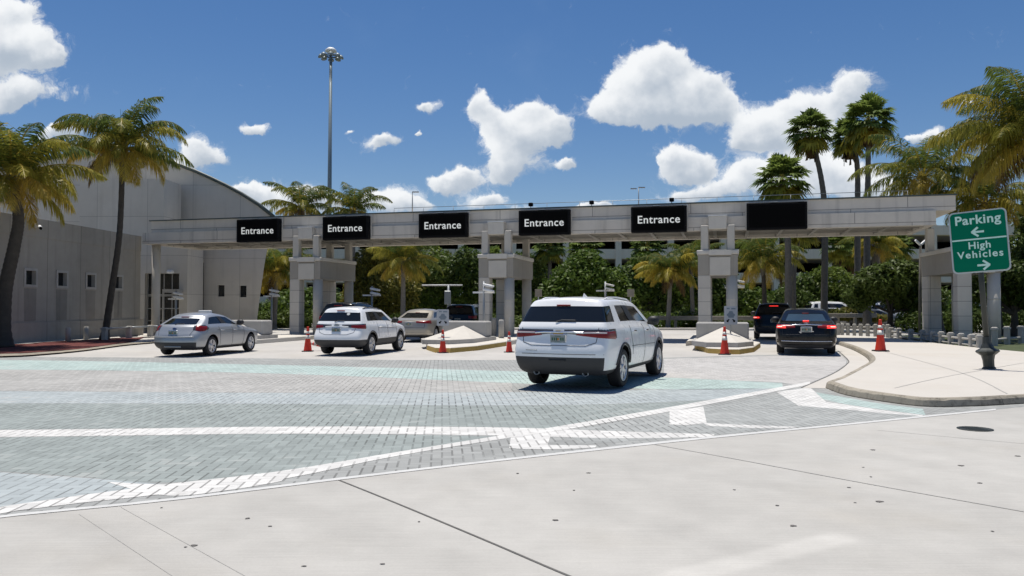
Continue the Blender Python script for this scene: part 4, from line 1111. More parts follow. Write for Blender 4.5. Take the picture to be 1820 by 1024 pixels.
def coconut(px_base, px_crown, Y, seed, lb, L=3.4, mids=(), r=(.20, .13), mat='trunk_dark', group=None, zb=0.0, **kw):
    bx_ = at(px_base, 560, Y).x; c = at(px_crown[0], px_crown[1], Y)
    o = empty('coconut_palm', (bx_, Y, zb), 0, lb, 'palm tree', group)
    path = [(0, 0, 0)] + [(at(mx, my, Y).x - bx_, .1, at(mx, my, Y).z - zb) for mx, my in mids] + [(c.x - bx_, 0, c.z - zb)]
    palm_trunk('trunk', o, path, r[0], r[1], mat)
    q = coconut_crown(seed, L, **kw)
    cr = mesh_np('crown', q.v, q.f, ['frond'], o, q.t); cr.location = (c.x - bx_, 0, c.z - zb)
    # boot fibre under the crown
    mb = MB(); mb.lathe([(r[1] * .95, -.9), (r[1] * 1.5, -.45), (r[1] * 1.9, -.1), (r[1] * 1.2, .25), (0, .45)], 10, 0, Matrix.Translation((c.x - bx_, 0, c.z - zb)))
    mb.build('crown_shaft', 'trunk_palm', o)
    return o
def fan_crown(seed, Rr=1.75, nl=52, skirt=True, seg=17):
    rn = np.random.RandomState(seed); q = Q()
    def fan(o, d, up, size, base, limp):
        s = np.cross(d, up); s /= np.linalg.norm(s); up = np.cross(s, d)
        for k in range(seg):
            a = R(-112 + 224 * (k + .5) / seg) + rn.uniform(-.04, .04); r = size * (0.78 + .22 * math.cos(a)) * rn.uniform(.9, 1.08)
            v = d * math.cos(a) + s * math.sin(a) + up * .10; v /= np.linalg.norm(v)
            wv = np.cross(v, up); wv /= np.linalg.norm(wv)
            m = o + v * r * .62; e = m + (v + np.array([0, 0, -limp * rn.uniform(.5, 1.3)])) * r * .34
            w = r * .105; c = base * rn.uniform(.75, 1.3)
            fold = up * w * .35
            q.quad(o, m - wv*w, m + fold, o + v*.01, c); q.quad(o, m + fold, m + wv*w, o + v*.01, c * .9)
            q.quad(m - wv*w, e - wv*w*.12, e + wv*w*.12, m + wv*w, c * 1.05)
    for i in range(nl):
        t = i / (nl - 1); az = i * 2.399963 + rn.uniform(-.3, .3)
        el = R(86 - 138 * t + rn.uniform(-10, 10))
        h = np.array([math.cos(az), math.sin(az), 0]); d = h * math.cos(el) + np.array([0, 0, math.sin(el)])
        pet = Rr * rn.uniform(.42, .60) * (1 - .12 * t); up = np.array([0, 0, 1.0]) if abs(el) < R(75) else -h
        o = d * pet + np.array([0, 0, -.16 * t]); sd_ = np.cross(d, up); sd_ /= np.linalg.norm(sd_)
        base = lerp3(DEEP, GREEN, rn.rand()) * 1.35 if t < .8 else lerp3(GREEN, YEL, rn.rand())
        q.quad(np.zeros(3) - sd_*.03, o - sd_*.02, o + sd_*.02, np.zeros(3) + sd_*.03, lerp3(base, GOLD, .4))
        d2 = d + np.array([0, 0, -.22]); d2 /= np.linalg.norm(d2)
        fan(o, d2, up, Rr * rn.uniform(.50, .62), base, .55 + .4 * t)
    if skirt:
        for i in range(46):
            az = rn.uniform(0, 6.28); z0 = -rn.uniform(.2, 1.25) ; h = np.array([math.cos(az), math.sin(az), 0])
            o = h * rn.uniform(.12, .30) + np.array([0, 0, z0]); c = BROWN * rn.uniform(.5, 1.3); s = np.array([-h[1], h[0], 0])
            e = o + h * rn.uniform(-.05, .22) + np.array([0, 0, -rn.uniform(.5, .95)])
            q.quad(o - s*.05, e - s*.16, e + s*.16, o + s*.05, c)
    return q
def fan_palm(px_base, px_crown, Y, seed, lb, Rr=1.75, mids=(), skirt=True, group='tall fan palms behind the gantry', mat='trunk_palm', r=(.24, .15), nl=52):
    bx_ = at(px_base, 560, Y).x; c = at(px_crown[0], px_crown[1], Y)
    o = empty('fan_palm', (bx_, Y, 0), 0, lb, 'palm tree', group)
    path = [(0, 0, 0)] + [(at(mx, my, Y).x - bx_, 0, at(mx, my, Y).z) for mx, my in mids] + [(c.x - bx_, 0, c.z)]
    palm_trunk('trunk', o, path, r[0], r[1], mat)
    q = fan_crown(seed, Rr, nl, skirt)
    cr = mesh_np('crown', q.v, q.f, ['frond'], o, q.t); cr.location = (c.x - bx_, 0, c.z)
    return o
def leaf_cloud(seed, lobes, n, size, cols, flat=.25, hollow=.55):
    """n leaf sprays through lumpy lobes (x, y, z, rx, ry, rz)"""
    rn = np.random.RandomState(seed); lobes = np.array(lobes, float)
    wts = (lobes[:, 3] * lobes[:, 4] * lobes[:, 5]) ** .67; wts /= wts.sum()
    li = rn.choice(len(lobes), n, p=wts); d = rn.normal(size=(n, 3)); d /= np.linalg.norm(d, axis=1)[:, None]
    rr = hollow + (1 - hollow) * rn.rand(n) ** .6
    # clumps: push outward in bumps
    k = rn.normal(size=(14, 3)); k /= np.linalg.norm(k, axis=1)[:, None]
    bumpv = np.max(np.maximum(d @ k.T, 0) ** 14, axis=1); rr = rr * (.86 + .22 * bumpv + rn.normal(0, .05, n))
    p = lobes[li, :3] + d * rr[:, None] * lobes[li, 3:]
    nrm = d * .7 + rn.normal(0, .6, (n, 3)) + np.array([0, 0, .45]); nrm /= np.linalg.norm(nrm, axis=1)[:, None]
    a = np.cross(nrm, rn.normal(size=(n, 3))); a /= np.linalg.norm(a, axis=1)[:, None]; b_ = np.cross(nrm, a)
    s = size * rn.uniform(.6, 1.35, n)[:, None]
    v = np.stack([p - a*s, p - b_*s*.42, p + a*s, p + b_*s*.42], axis=1)
    v[:, 2] += nrm * s * -.25
    cols = np.array(cols); ci = rn.randint(len(cols), size=len(lobes)); t = cols[ci[li]] * .55 + cols[rn.randint(len(cols), size=n)] * .45
    t = t * rn.uniform(.72, 1.3, (n, 1))
    return v.reshape(-1, 3), np.arange(4 * n).reshape(n, 4), t
def leafy(name, cat, base, Y, lobes_px, n, size, lb, seed, cols, trunk=True, group=None, depth=.8, mat='trunk_dark', zb=0):
    """lobes given as survey-photo ellipses (px, py, rx, ry) at depth Y"""
    bx_ = at(base, 560, Y).x
    o = empty(name, (bx_, Y, zb), 0, lb, cat, group)
    L = []; rn = random.Random(seed)
    for (px, py, rx, ry) in lobes_px:
        q = at(px, py, Y); r1, r2 = rx / F * Y, ry / F * Y
        L.append((q.x - bx_, rn.uniform(-.6, .6) * r1 * .7, q.z - zb, r1, max(r1, r2) * depth, r2))
    v, f, t = leaf_cloud(seed, L, n, size, cols)
    v[:, 2] = np.maximum(v[:, 2], .02)
    mesh_np('crown' if trunk else 'foliage', v, f, ['leaf'], o, t)
    if trunk:
        top = min(l[2] for l in L); 
        mb = MB(); cx_ = sum(l[0] for l in L) / len(L); zc_ = sum(l[2] for l in L) / len(L)
        mb.tube(dens_line3([(0, 0, 0), (.1, 0, zc_ * .35), (cx_ * .4, 0, zc_ * .6)], 4), [.22, .2, .19, .18, .17, .16, .15, .14, .13], 8)
        for l in L: mb.tube(dens_line3([(cx_ * .3, 0, zc_ * .45), (l[0] * .6 + cx_ * .2, l[1] * .5, l[2] * .75), (l[0], l[1], l[2])], 3), [.12, .10, .09, .08, .06, .05, .03], 6)
        mb.build('trunk', mat, o)
    return o
GR = [(.105, .16, .022), (.072, .12, .018), (.14, .185, .03)]
DK = [(.055, .085, .018), (.074, .112, .022), (.10, .135, .028)]
OL = [(.16, .15, .028), (.105, .125, .024), (.21, .18, .033)]

# left pair of coconut palms
coconut(6, (20, 322), 31.5, 11, 'thick-trunked coconut palm with yellowing fronds at the photo edge beside the red bed', 3.35, [(6, 520), (22, 440), (30, 385)], (.27, .17), yellow=.62, nf=34, droop=1.0, zb=.04)
coconut(186, (218, 268), 39.0, 23, 'slim coconut palm with a leaning trunk in front of the low building', 3.4, [(196, 520), (211, 410)], (.165, .115), yellow=.55, nf=34, droop=1.05, zb=.04, mat='trunk_dark')
# big coconut at the right edge and its neighbours
coconut(1850, (1838, 252), 36, 37, 'large coconut palm with golden hanging fronds behind the parking sign', 4.7, [(1852, 420)], (.24, .16), yellow=.95, nf=54, droop=1.05, n_leaf=92)
coconut(1672, (1640, 318), 46, 41, 'coconut palm with arching fronds above the sign end of the gantry', 4.1, [(1655, 440)], (.20, .13), yellow=.35, nf=26, droop=1.1, mat='trunk_palm')
coconut(1776, (1752, 365), 44, 47, 'lower yellow coconut palm between the gantry end and the parking sign', 3.4, [(1768, 450)], (.2, .13), yellow=.9, nf=26)
# fan palms
fan_palm(1464, (1440, 236), 57, 3, 'fan palm with a curved bare trunk, shorter of the crowns high above the blank board', 1.85, [(1466, 400), (1460, 320)])
fan_palm(1541, (1543, 216), 57, 5, 'highest fan palm crown, with the tallest straight trunk over the blank board', 2.05, [(1541, 400), (1543, 300)])
fan_palm(1524, (1508, 246), 60, 7, 'fan palm crown tucked half behind the highest fan palm', 1.7, [(1524, 400), (1523, 290)])
fan_palm(1400, (1390, 322), 54, 9, 'low fan palm crown rising just above the blank black board', 2.05, [(1400, 420)], True)
# coconut crowns showing over the left part of the beam
coconut(532, (535, 372), 66, 51, 'coconut palm crown showing over the beam beside the foot of the light mast', 3.3, [], (.2, .14), yellow=.25, nf=24, mat='trunk_pale', group='palms beyond the gantry')
coconut(628, (628, 378), 68, 53, 'coconut palm crown showing over the beam above the second Entrance board', 3.2, [], (.2, .14), yellow=.3, nf=24, mat='trunk_pale', group='palms beyond the gantry')
# palms seen under the beam
coconut(716, (717, 468), 60, 61, 'yellow green coconut palm under the beam below the third Entrance board', 3.2, [], (.2, .14), yellow=.75, nf=28, mat='trunk_pale', group='palms beyond the gantry')
coconut(1187, (1192, 486), 59, 67, 'golden coconut palm under the beam right of the round green tree', 2.9, [], (.18, .13), yellow=1.0, nf=30, mat='trunk_pale', group='palms beyond the gantry')
coconut(1232, (1228, 470), 63, 69, 'second golden palm half hidden behind the third pier', 2.6, [], (.18, .13), yellow=.9, nf=24, mat='trunk_pale', group='palms beyond the gantry')
coconut(1361, (1356, 470), 57, 71, 'green coconut palm with a skirt of yellow fronds under the blank board', 3.3, [], (.19, .13), yellow=.55, nf=28, mat='trunk_dark', group='palms beyond the gantry')
coconut(487, (492, 486), 58, 73, 'drooping coconut palm filling the gap between the curved hall and the first pier', 3.4, [], (.19, .13), yellow=.7, nf=28, mat='trunk_pale', group='palms beyond the gantry')
coconut(1560, (1556, 440), 66, 79, 'palm with a rusty brown skirt behind the dark tree at the sign end', 2.8, [], (.35, .3), yellow=.9, nf=26, mat='trunk_palm', group='palms beyond the gantry')
# more slim trunks with crowns behind the beam
fan_palm(1410, (1424, 405), 62, 83, 'slim pale-trunked palm behind the black car, crown hidden by the beam', 1.7, [(1411, 480)], False, 'palms beyond the gantry', 'trunk_palm')
fan_palm(1487, (1488, 437), 72, 85, 'small fan palm under the beam in front of the garage deck', 1.6, [], True, 'palms beyond the gantry')
fan_palm(1512, (1512, 450), 74, 87, 'small fan palm under the beam between two tall trunks', 1.6, [], True, 'palms beyond the gantry')
fan_palm(975, (978, 438), 76, 89, 'fan palm behind the round green tree beside the middle pier', 1.9, [], False, 'palms beyond the gantry')
fan_palm(1030, (1040, 445), 78, 91, 'fan palm above the top of the round green tree', 2.0, [], False, 'palms beyond the gantry')
fan_palm(1140, (1150, 440), 78, 93, 'fan palm under the fifth board left of the golden palm', 2.0, [], False, 'palms beyond the gantry')
fan_palm(1600, (1592, 440), 70, 95, 'fan palm under the beam beside the tall thin camera mast', 1.7, [], True, 'palms beyond the gantry')
fan_palm(870, (872, 470), 78, 97, 'fan palm half hidden by the middle pier', 1.9, [], False, 'palms beyond the gantry')
# broadleaf trees and hedges
leafy('round_tree', 'tree', 1040, 66, [(1035, 500, 66, 46), (990, 525, 44, 36), (1085, 520, 48, 40), (1040, 470, 40, 28), (1110, 545, 30, 26), (965, 550, 30, 26)], 15000, .20, 'dense round green tree behind the large white car', 101, GR)
leafy('leafy_tree', 'tree', 655, 68, [(650, 480, 44, 40), (690, 520, 60, 40), (640, 530, 40, 40), (670, 455, 30, 24)], 9000, .20, 'olive green tree between the first pier and the yellow palm', 103, OL)
leafy('leafy_tree', 'tree', 800, 70, [(780, 490, 56, 36), (830, 480, 40, 40), (820, 530, 50, 44), (760, 530, 40, 40), (850, 520, 30, 50)], 11000, .20, 'dark leafy tree behind the beige sedan', 105, DK + GR)
leafy('leafy_tree', 'tree', 850, 76, [(845, 470, 40, 24), (880, 500, 40, 50), (930, 480, 40, 40), (915, 540, 50, 34)], 8000, .22, 'very dark tree seen through the middle pier', 107, DK)
leafy('leafy_tree', 'tree', 1300, 72, [(1270, 520, 40, 50), (1320, 540, 50, 40), (1290, 560, 50, 30), (1350, 560, 50, 30)], 8000, .22, 'dark green tree seen through the third pier', 109, DK + GR)
leafy('leafy_tree', 'tree', 1420, 68, [(1440, 520, 50, 38), (1400, 540, 50, 32), (1480, 510, 56, 40), (1520, 540, 56, 30), (1450, 550, 50, 24)], 13000, .20, 'leafy green tree behind the black sedan roof', 111, DK + GR)
leafy('leafy_tree', 'tree', 1580, 52, [(1560, 500, 56, 32), (1610, 520, 50, 34), (1530, 525, 36, 26), (1590, 485, 46, 24), (1640, 535, 46, 30)], 13000, .17, 'dark spreading tree behind the red cone on the sidewalk', 113, DK)
leafy('leafy_tree', 'tree', 1800, 42, [(1760, 505, 60, 24), (1810, 490, 70, 36), (1850, 470, 60, 60), (1740, 525, 34, 16), (1830, 530, 60, 22)], 14000, .15, 'dark broad tree spreading behind the parking sign post', 115, DK)
leafy('leafy_tree', 'tree', 1900, 46, [(1850, 400, 60, 60), (1830, 450, 60, 40), (1900, 440, 80, 90)], 9000, .17, 'dark tree behind the golden palm at the photo edge', 117, DK)
leafy('hedge', 'hedge', 1200, 63, [(1130, 572, 40, 22), (1170, 574, 40, 20), (1215, 572, 36, 22), (1250, 574, 30, 18), (1300, 574, 40, 18), (1350, 576, 40, 16)], 9000, .14, 'clipped green hedge beyond the road between the white car and third pier', 119, GR + DK, False)
leafy('hedge', 'hedge', 1510, 60, [(1480, 560, 20, 13), (1505, 558, 20, 14), (1535, 562, 20, 11), (1560, 566, 24, 9)], 3500, .13, 'yellowish hedge in front of the white vans', 121, OL, False)
leafy('hedge', 'hedge', 500, 62, [(480, 570, 36, 18), (520, 568, 36, 20), (560, 570, 40, 20), (610, 570, 40, 20), (660, 574, 40, 18)], 8000, .15, 'green hedge beyond the road behind the first pier', 123, GR + DK, False)
leafy('hedge', 'hedge', 780, 64, [(720, 574, 40, 20), (770, 574, 40, 20), (820, 574, 40, 20), (870, 574, 40, 20), (920, 576, 40, 18), (980, 576, 50, 18), (1050, 576, 50, 18)], 9000, .15, 'low dark hedge beyond the road behind the middle pier', 125, DK, False)
leafy('hedge', 'hedge', 1680, 50, [(1620, 575, 40, 24), (1670, 575, 40, 24), (1720, 570, 44, 28), (1780, 570, 44, 30), (1840, 566, 50, 34)], 8000, .15, 'dark shrubs behind the concrete fence and sign end pier', 127, DK, False)
leafy('leafy_tree', 'tree', 1150, 74, [(1130, 500, 50, 40), (1180, 520, 60, 44), (1230, 500, 50, 50), (1150, 470, 36, 24)], 9000, .22, 'green tree behind the golden palm and the hedge', 131, GR + DK)
leafy('leafy_tree', 'tree', 950, 80, [(945, 490, 36, 40), (970, 530, 50, 36), (930, 520, 30, 40)], 6000, .24, 'green tree between the middle pier and the round tree', 133, GR + DK)
leafy('leafy_tree', 'tree', 730, 82, [(720, 490, 60, 44), (770, 470, 50, 36), (700, 530, 60, 40)], 8000, .24, 'green tree behind the yellow palm under the third board', 135, GR + OL)
# far belt of trees in front of the garage that reads as one mass
rb = np.random.RandomState(5); L = []
for k in range(46):
    x = -42 + 100 * k / 45; L.append((x, rb.uniform(-3, 3), rb.uniform(.9, 2.2), rb.uniform(2.2, 3.4), 2.5, rb.uniform(1.4, 2.4)))
v, f, t = leaf_cloud(77, L, 26000, .32, DK + GR[:1]); v[:, 2] = np.maximum(v[:, 2], .02)
o = mesh_np('far_treeline', v, f, ['leaf'], None, t); o.location = (0, 86, 0); tag(o, 'dark belt of far trees in front of the parking garage', 'trees', None, 'stuff')

# ------------------------------------------------------------------ vehicles
from mathutils.bvhtree import BVHTree
CF = [-1, -.80, -.48, -.16, .16, .48, .80, 1]
def car_shell(sp):
    """control cage: a box of levels x stations x columns, smoothed; returns (mesh, region names)"""
    Lv, U = sp['levels'], sp['U']; nl, ns, nc = len(Lv), len(U), len(CF)
    ar, af = sp.get('taper', (.07, .13))
    def pos(s, l, c):
        z, zf, w, xr, xf = Lv[l]; t = U[s]
        y = xr + (xf - xr) * t; zz = z + (zf - z) * max(0, (t - .5) * 2) ** 1.5
        if l >= nl - 2: zz += sp.get('arch', .03) * 4 * t * (1 - t)
        k = 1 - ar * max(0, 1 - t / .14) ** 2 - af * max(0, (t - .80) / .20) ** 2
        if l >= 6: k = 1 - .03 * max(0, 1 - t / .3) ** 2 - .03 * t
        if l <= 5 and 0 < s < ns - 1: k += sp.get('hip', .0) * (1 if l in (2, 3, 4) else 0)
        x = CF[c] * w * k
        if s == 0: y -= sp.get('bulge', .07) * (1 - CF[c] ** 2)
        if s == ns - 1: y += sp.get('fbulge', .13) * (1 - CF[c] ** 2)
        if l == nl - 1: zz += sp.get('crown', .05) * (1 - CF[c] ** 2)
        return (x, y, zz)
    idx, V, Fc, Rg = {}, [], [], []
    def vid(s, l, c):
        k = (s, l, c)
        if k not in idx: idx[k] = len(V); V.append(pos(*k))
        return idx[k]
    reg = sp['region']
    for l in range(nl - 1):
        for s in range(ns - 1):
            r = reg('side', s, l)
            Fc.append((vid(s, l, nc-1), vid(s+1, l, nc-1), vid(s+1, l+1, nc-1), vid(s, l+1, nc-1))); Rg.append(r)
            Fc.append((vid(s+1, l, 0), vid(s, l, 0), vid(s, l+1, 0), vid(s+1, l+1, 0))); Rg.append(r + '|L')
        for c in range(nc - 1):
            Fc.append((vid(0, l, c), vid(0, l, c+1), vid(0, l+1, c+1), vid(0, l+1, c))); Rg.append(reg('rear', c, l))
            Fc.append((vid(ns-1, l, c+1), vid(ns-1, l, c), vid(ns-1, l+1, c), vid(ns-1, l+1, c+1))); Rg.append(reg('front', c, l))
    for s in range(ns - 1):
        for c in range(nc - 1):
            Fc.append((vid(s, nl-1, c), vid(s, nl-1, c+1), vid(s+1, nl-1, c+1), vid(s+1, nl-1, c))); Rg.append(reg('top', s, c))
            Fc.append((vid(s, 0, c+1), vid(s, 0, c), vid(s+1, 0, c), vid(s+1, 0, c+1))); Rg.append('underside')
    names = sorted(set(Rg)) + ['wheel_well']
    me = bpy.data.meshes.new('shell'); me.from_pydata(V, [], Fc)
    for n in names: me.materials.append(MATS.get('void'))
    me.materials.clear()
    for n in names: me.materials.append(bpy.data.materials.new('tmp_' + n))
    me.polygons.foreach_set('material_index', [names.index(r) for r in Rg]); me.update()
    o = bpy.data.objects.new('shell', me); COL.objects.link(o)
    ss = o.modifiers.new('s', 'SUBSURF'); ss.levels = ss.render_levels = 3
    mb = MB(); wr = sp['wheel_r'] + .055; W = sp['half_w']
    cuts = []
    for yy in (0, sp['wb']):
        for sx in (-1, 1):
            M = Matrix.Translation((sx * (W - .12), yy, sp['wheel_r'] + .015)) @ Matrix.Rotation(R(90), 4, 'Y')
            mb.lathe([(0, -.16), (wr, -.16), (wr, .30), (0, .30)], 36, 0, M)
    cut = mb.build('cutter', 'void'); cut.data.materials.clear(); cut.data.materials.append(o.data.materials[-1])
    bm_ = o.modifiers.new('b', 'BOOLEAN'); bm_.operation = 'DIFFERENCE'; bm_.solver = 'EXACT'; bm_.object = cut; bm_.material_mode = 'TRANSFER'
    bpy.context.view_layer.update()
    dg = bpy.context.evaluated_depsgraph_get(); dg.update()
    ev = bpy.data.meshes.new_from_object(o.evaluated_get(dg), depsgraph=dg)
    mats = [m.name[4:].split('.')[0] if m else 'wheel_well' for m in ev.materials]
    names_of = [mats[p.material_index] for p in ev.polygons]
    vs = [v.co.copy() for v in ev.vertices]; nrm = [v.normal.copy() for v in ev.vertices]
    fs = [tuple(p.vertices) for p in ev.polygons]
    bpy.data.objects.remove(o); bpy.data.objects.remove(cut)
    for m in list(bpy.data.materials):
        if m.name.startswith('tmp_'): bpy.data.materials.remove(m)
    return vs, nrm, fs, names_of
PARTMAT = {'rear_window': 'car_glass', 'windshield': 'car_glass', 'side_window': 'car_glass', 'quarter_window': 'car_glass', 'lower_cladding': 'dark_cladding', 'underside': 'void', 'wheel_well': 'void', 'pillar_trim': 'black_trim', 'grille': 'black_trim'}
def make_car(name, loc2, heading, label, cat, sp, scale=1.0):
    root = empty(name, (loc2[0], loc2[1], .0215), -R(heading), label, cat)
    root.scale = (scale,) * 3
    vs, nrm, fs, nm = car_shell(sp)
    paint = sp['paint']
    groups = {}
    for f, n in zip(fs, nm): groups.setdefault(n, []).append(f)
    body = None
    order = sorted(groups, key=lambda n: (not n.startswith('body'), n))
    merged = {}
    for n in order:
        base = n.split('|')[0]
        key = n if base in ('side_window', 'quarter_window', 'front_door', 'rear_door', 'pillar_trim', 'lower_cladding') else base
        if base == 'underside' or base == 'wheel_well': key = 'underside'
        merged.setdefault(key, []).extend(groups[n])
    for key, F_ in merged.items():
        base = key.split('|')[0]
        used = {}; V2, F2 = [], []
        glass = base in ('rear_window', 'windshield', 'side_window', 'quarter_window')
        for f in F_:
            g = []
            for i in f:
                if i not in used: used[i] = len(V2); V2.append(vs[i] - nrm[i] * (.008 if glass else 0))
                g.append(used[i])
            F2.append(tuple(g))
        mb = MB(); mb.add(V2, F2, 0, True)
        mat = sp.get('mats', {}).get(base) or PARTMAT.get(base) or paint
        o = mb.build(base, mat, root)
        if base in ('underside',):
            for p in o.data.polygons: p.use_smooth = False
        if base == 'body': body = o
    bvh = BVHTree.FromPolygons(vs, fs)
    def cast(o_, d_):
        h = bvh.ray_cast(Vector(o_), Vector(d_).normalized())
        return h[0], h[1]
    # wheels
    wr, W, tw = sp['wheel_r'], sp['half_w'], sp.get('tyre_w', .235)
    def wheel(x, y, sx):
        w_ = bpy.data.objects.new('wheel', None); COL.objects.link(w_); w_.parent = root; w_.location = (x, y, wr); w_.rotation_euler = (0, 0, 0 if sx > 0 else R(180))
        M = Matrix.Rotation(R(90), 4, 'Y'); h = tw / 2; rr = wr * .70
        MB().lathe([(rr, -h), (wr * .94, -h), (wr * .99, -h * .75), (wr, -h * .4), (wr, h * .4), (wr * .99, h * .75), (wr * .93, h), (rr + .02, h * 1.03), (rr, h * .9), (rr, -h)], 36, 0, M).build('tyre', 'rubber', w_)
        mb = MB(); mb.lathe([(rr, h * .25), (rr, h * .93), (rr * .93, h * .93), (rr * .88, h * .55), (rr * .86, h * .1), (0, h * .1)], 36, 1, M)
        for k in range(sp.get('spokes', 5) * 2):
            a = math.pi * k / sp.get('spokes', 5) + (.10 if k % 2 else -.10)
            MM = M @ Matrix.Rotation(a, 4, 'Z')
            mb.add([(.03, -.028, h * .80), (.03, .028, h * .80), (rr * .93, .026, h * .86), (rr * .93, -.026, h * .86), (.03, -.04, h * .3), (.03, .04, h * .3), (rr * .93, .04, h * .4), (rr * .93, -.04, h * .4)],
                   [(0, 1, 2, 3), (0, 3, 7, 4), (2, 1, 5, 6)], 0, False, MM)
        mb.lathe([(rr * .98, h * .90), (rr * .98, h * .96), (rr * .90, h * .94), (rr * .88, h * .7)], 36, 0, M)
        mb.lathe([(.085, h * .5), (.08, h * .88), (.06, h * .93), (0, h * .93)], 18, 0, M)
        mb.build('rim', [sp.get('rim', 'alloy'), 'black_trim'], w_)
    for y in (0, sp['wb']):
        for sx in (-1, 1): wheel(sx * (W - .02 - tw / 2), y, sx)
    ylen0, ylen1 = min(v.y for v in vs), max(v.y for v in vs)
    # patches laid on the shell around a rear corner: theta 0 looks at the tail, 90 at the flank
    def corner_patch(nm_, mat, sx, cyl, th, zlo, zhi, lift=.010, n=16, m=5, parent=None):
        cx_, cy_ = cyl; V, F2 = [], []
        for i in range(n + 1):
            a = R(th[0] + (th[1] - th[0]) * i / n); u = i / n
            d = Vector((sx * math.sin(a), -math.cos(a), 0)); lo, hi = zlo(u), zhi(u)
            for j in range(m + 1):
                z = lo + (hi - lo) * j / m
                o_ = Vector((sx * cx_, cy_, z)) + d * 3
                h, nn = cast(o_, -d)
                if h is None: h = Vector((sx * cx_, cy_, z)) + d * .4
                edge = i in (0, n) or j in (0, m)
                V.append(h + d * (.001 if edge else lift))
        for i in range(n):
            for j in range(m): F2.append((i*(m+1)+j, (i+1)*(m+1)+j, (i+1)*(m+1)+j+1, i*(m+1)+j+1))
        return MB().add(V, F2, 0, True).build(nm_, mat, parent or root)
    def seam(pts, side=None, rad=.006, mat='black_trim', nm_='panel_gap', n=10):
        """a narrow gap drawn on the flank (side=+-1, points y,z) or on the tail (side None, points x,z)"""
        P = []
        for (a, za), (b_, zb2) in zip(pts[:-1], pts[1:]):
            for k in range(n): P.append((a + (b_-a)*k/n, za + (zb2-za)*k/n))
        P.append(pts[-1]); out = []
        for a, z in P:
            h, nn = cast((3 * side, a, z), (-side, 0, 0)) if side else cast((a, -5, z), (0, 1, 0))
            if h is not None: out.append(h)
        return out
    allgaps = []
    for sg in sp.get('seams', []):
        for side in (1, -1):
            allgaps.append(seam(sg, side))
    for sg in sp.get('tail_seams', []):
        allgaps.append(seam(sg))
    for o_ in allgaps:
        if len(o_) > 1: MB().tube(o_, .0065, 5).build('panel_gap', 'black_trim', body)
    # door handles
    for (y, z) in sp.get('handles', []):
        for side in (1, -1):
            h, nn = cast((3 * side, y, z), (-side, 0, 0))
            if h is not None:
                MB().box(-.012, .032, -.11, .11, -.018, .018, 0, Matrix.Translation(h) @ Matrix.Rotation(0 if side > 0 else R(180), 4, 'Z'), .012).build('door_handle', sp.get('handle_mat', paint), root)
    # mirrors
    my, mz = sp['mirror']
    for side in (1, -1):
        h, nn = cast((3 * side, my, mz), (-side, 0, 0))
        if h is None: continue
        M = Matrix.Translation((h.x + side * .13, my, mz + .07))
        mb = MB(); mb.lathe([(0, -.12), (.10, -.105), (.145, -.03), (.14, .05), (.08, .11), (0, .12)], 14, 0, M @ Matrix.Diagonal((.95, .62, .85, 1)))
        mb.tube([(h.x - side * .05, my, mz + .0), (h.x + side * .1, my, mz + .03)], .03, 8)
        mb.build('wing_mirror', sp.get('mirror_mat', 'black_trim'), root)
    # number plate
    if 'plate' in sp:
        x, z = sp['plate']; h, nn = cast((x, -5, z), (0, 1, 0))
        tilt = Matrix.Rotation(R(sp.get('plate_tilt', 8)), 4, 'X')
        M = Matrix.Translation(h + Vector((0, -.02, 0))) @ tilt
        fr = MB(); fr.box(-.165, .165, -.006, .05, -.088, .088, 0, M, .01); pf = fr.build('plate_frame', sp.get('plate_frame', 'chrome'), root)
        mb = MB(); mb.box(-.152, .152, -.0095, -.0065, -.076, .076, 0, M); pl = mb.build('number_plate', 'plate', pf)
        mb = MB(); rn = random.Random(len(label))
        for k in range(6):
            if k == 3: continue
            x0 = -.125 + k * .043; mb.box(x0, x0 + .028, -.0112, -.0098, -.03, .028, 0, M)
        mb.box(-.06, .06, -.0112, -.0098, .048, .062, 0, M); mb.box(-.07, .07, -.0112, -.0098, -.066, -.054, 0, M)
        mb.build('plate_marks', 'plate_green', pf)
        mb = MB(); mb.lathe([(0, .0112), (.024, .0112), (.024, .0098)], 12, 0, M @ Matrix.Rotation(R(90), 4, 'X')); mb.build('plate_emblem', 'plate_orange', pf)
    ctx = dict(root=root, body=body, cast=cast, corner_patch=corner_patch, seam=seam, vs=vs)
    sp['extras'](ctx)
    return root
def bar(ctx, nm, mat, pts, rad, lift=0.0, parent=None, n=8):
    """rod along the tail through x,z points laid on the shell"""
    o_ = ctx['seam'](pts); o_ = [p + Vector((0, -lift, 0)) for p in o_]
    return MB().tube(o_, rad, n).build(nm, mat, parent or ctx['root'])
def region_maker(rear_glass, side_glass, trims, clad, rear_door=None, front_door=None, clad_front=True, glass_rows=(6,)):
    def reg(kind, a, l):
        if kind == 'top': return 'body'
        if kind == 'rear':
            if l in glass_rows and a in rear_glass: return 'rear_window'
            return 'lower_cladding' if l < clad[0] else 'body'
        if kind == 'front':
            if l == 6 and 0 <= a <= 6: return 'windshield'
            if l == 2 and 1 <= a <= 5: return 'grille'
            return 'lower_cladding' if l < clad[0] else 'body'
        if l in glass_rows:
            if a in side_glass: return side_glass[a]
            if a in trims: return 'pillar_trim'
            return 'body'
        if l < clad[1]: return 'lower_cladding'
        if rear_door and a in rear_door and l <= 5: return 'rear_door'
        if front_door and a in front_door and l <= 5: return 'front_door'
        return 'body'
    return reg
def lamp_pair(ctx, mat, cyl, th, zlo, zhi, nm='tail_lamp', **k):
    for sx in (-1, 1): ctx['corner_patch'](nm, mat, sx, cyl, th, zlo, zhi, **k)
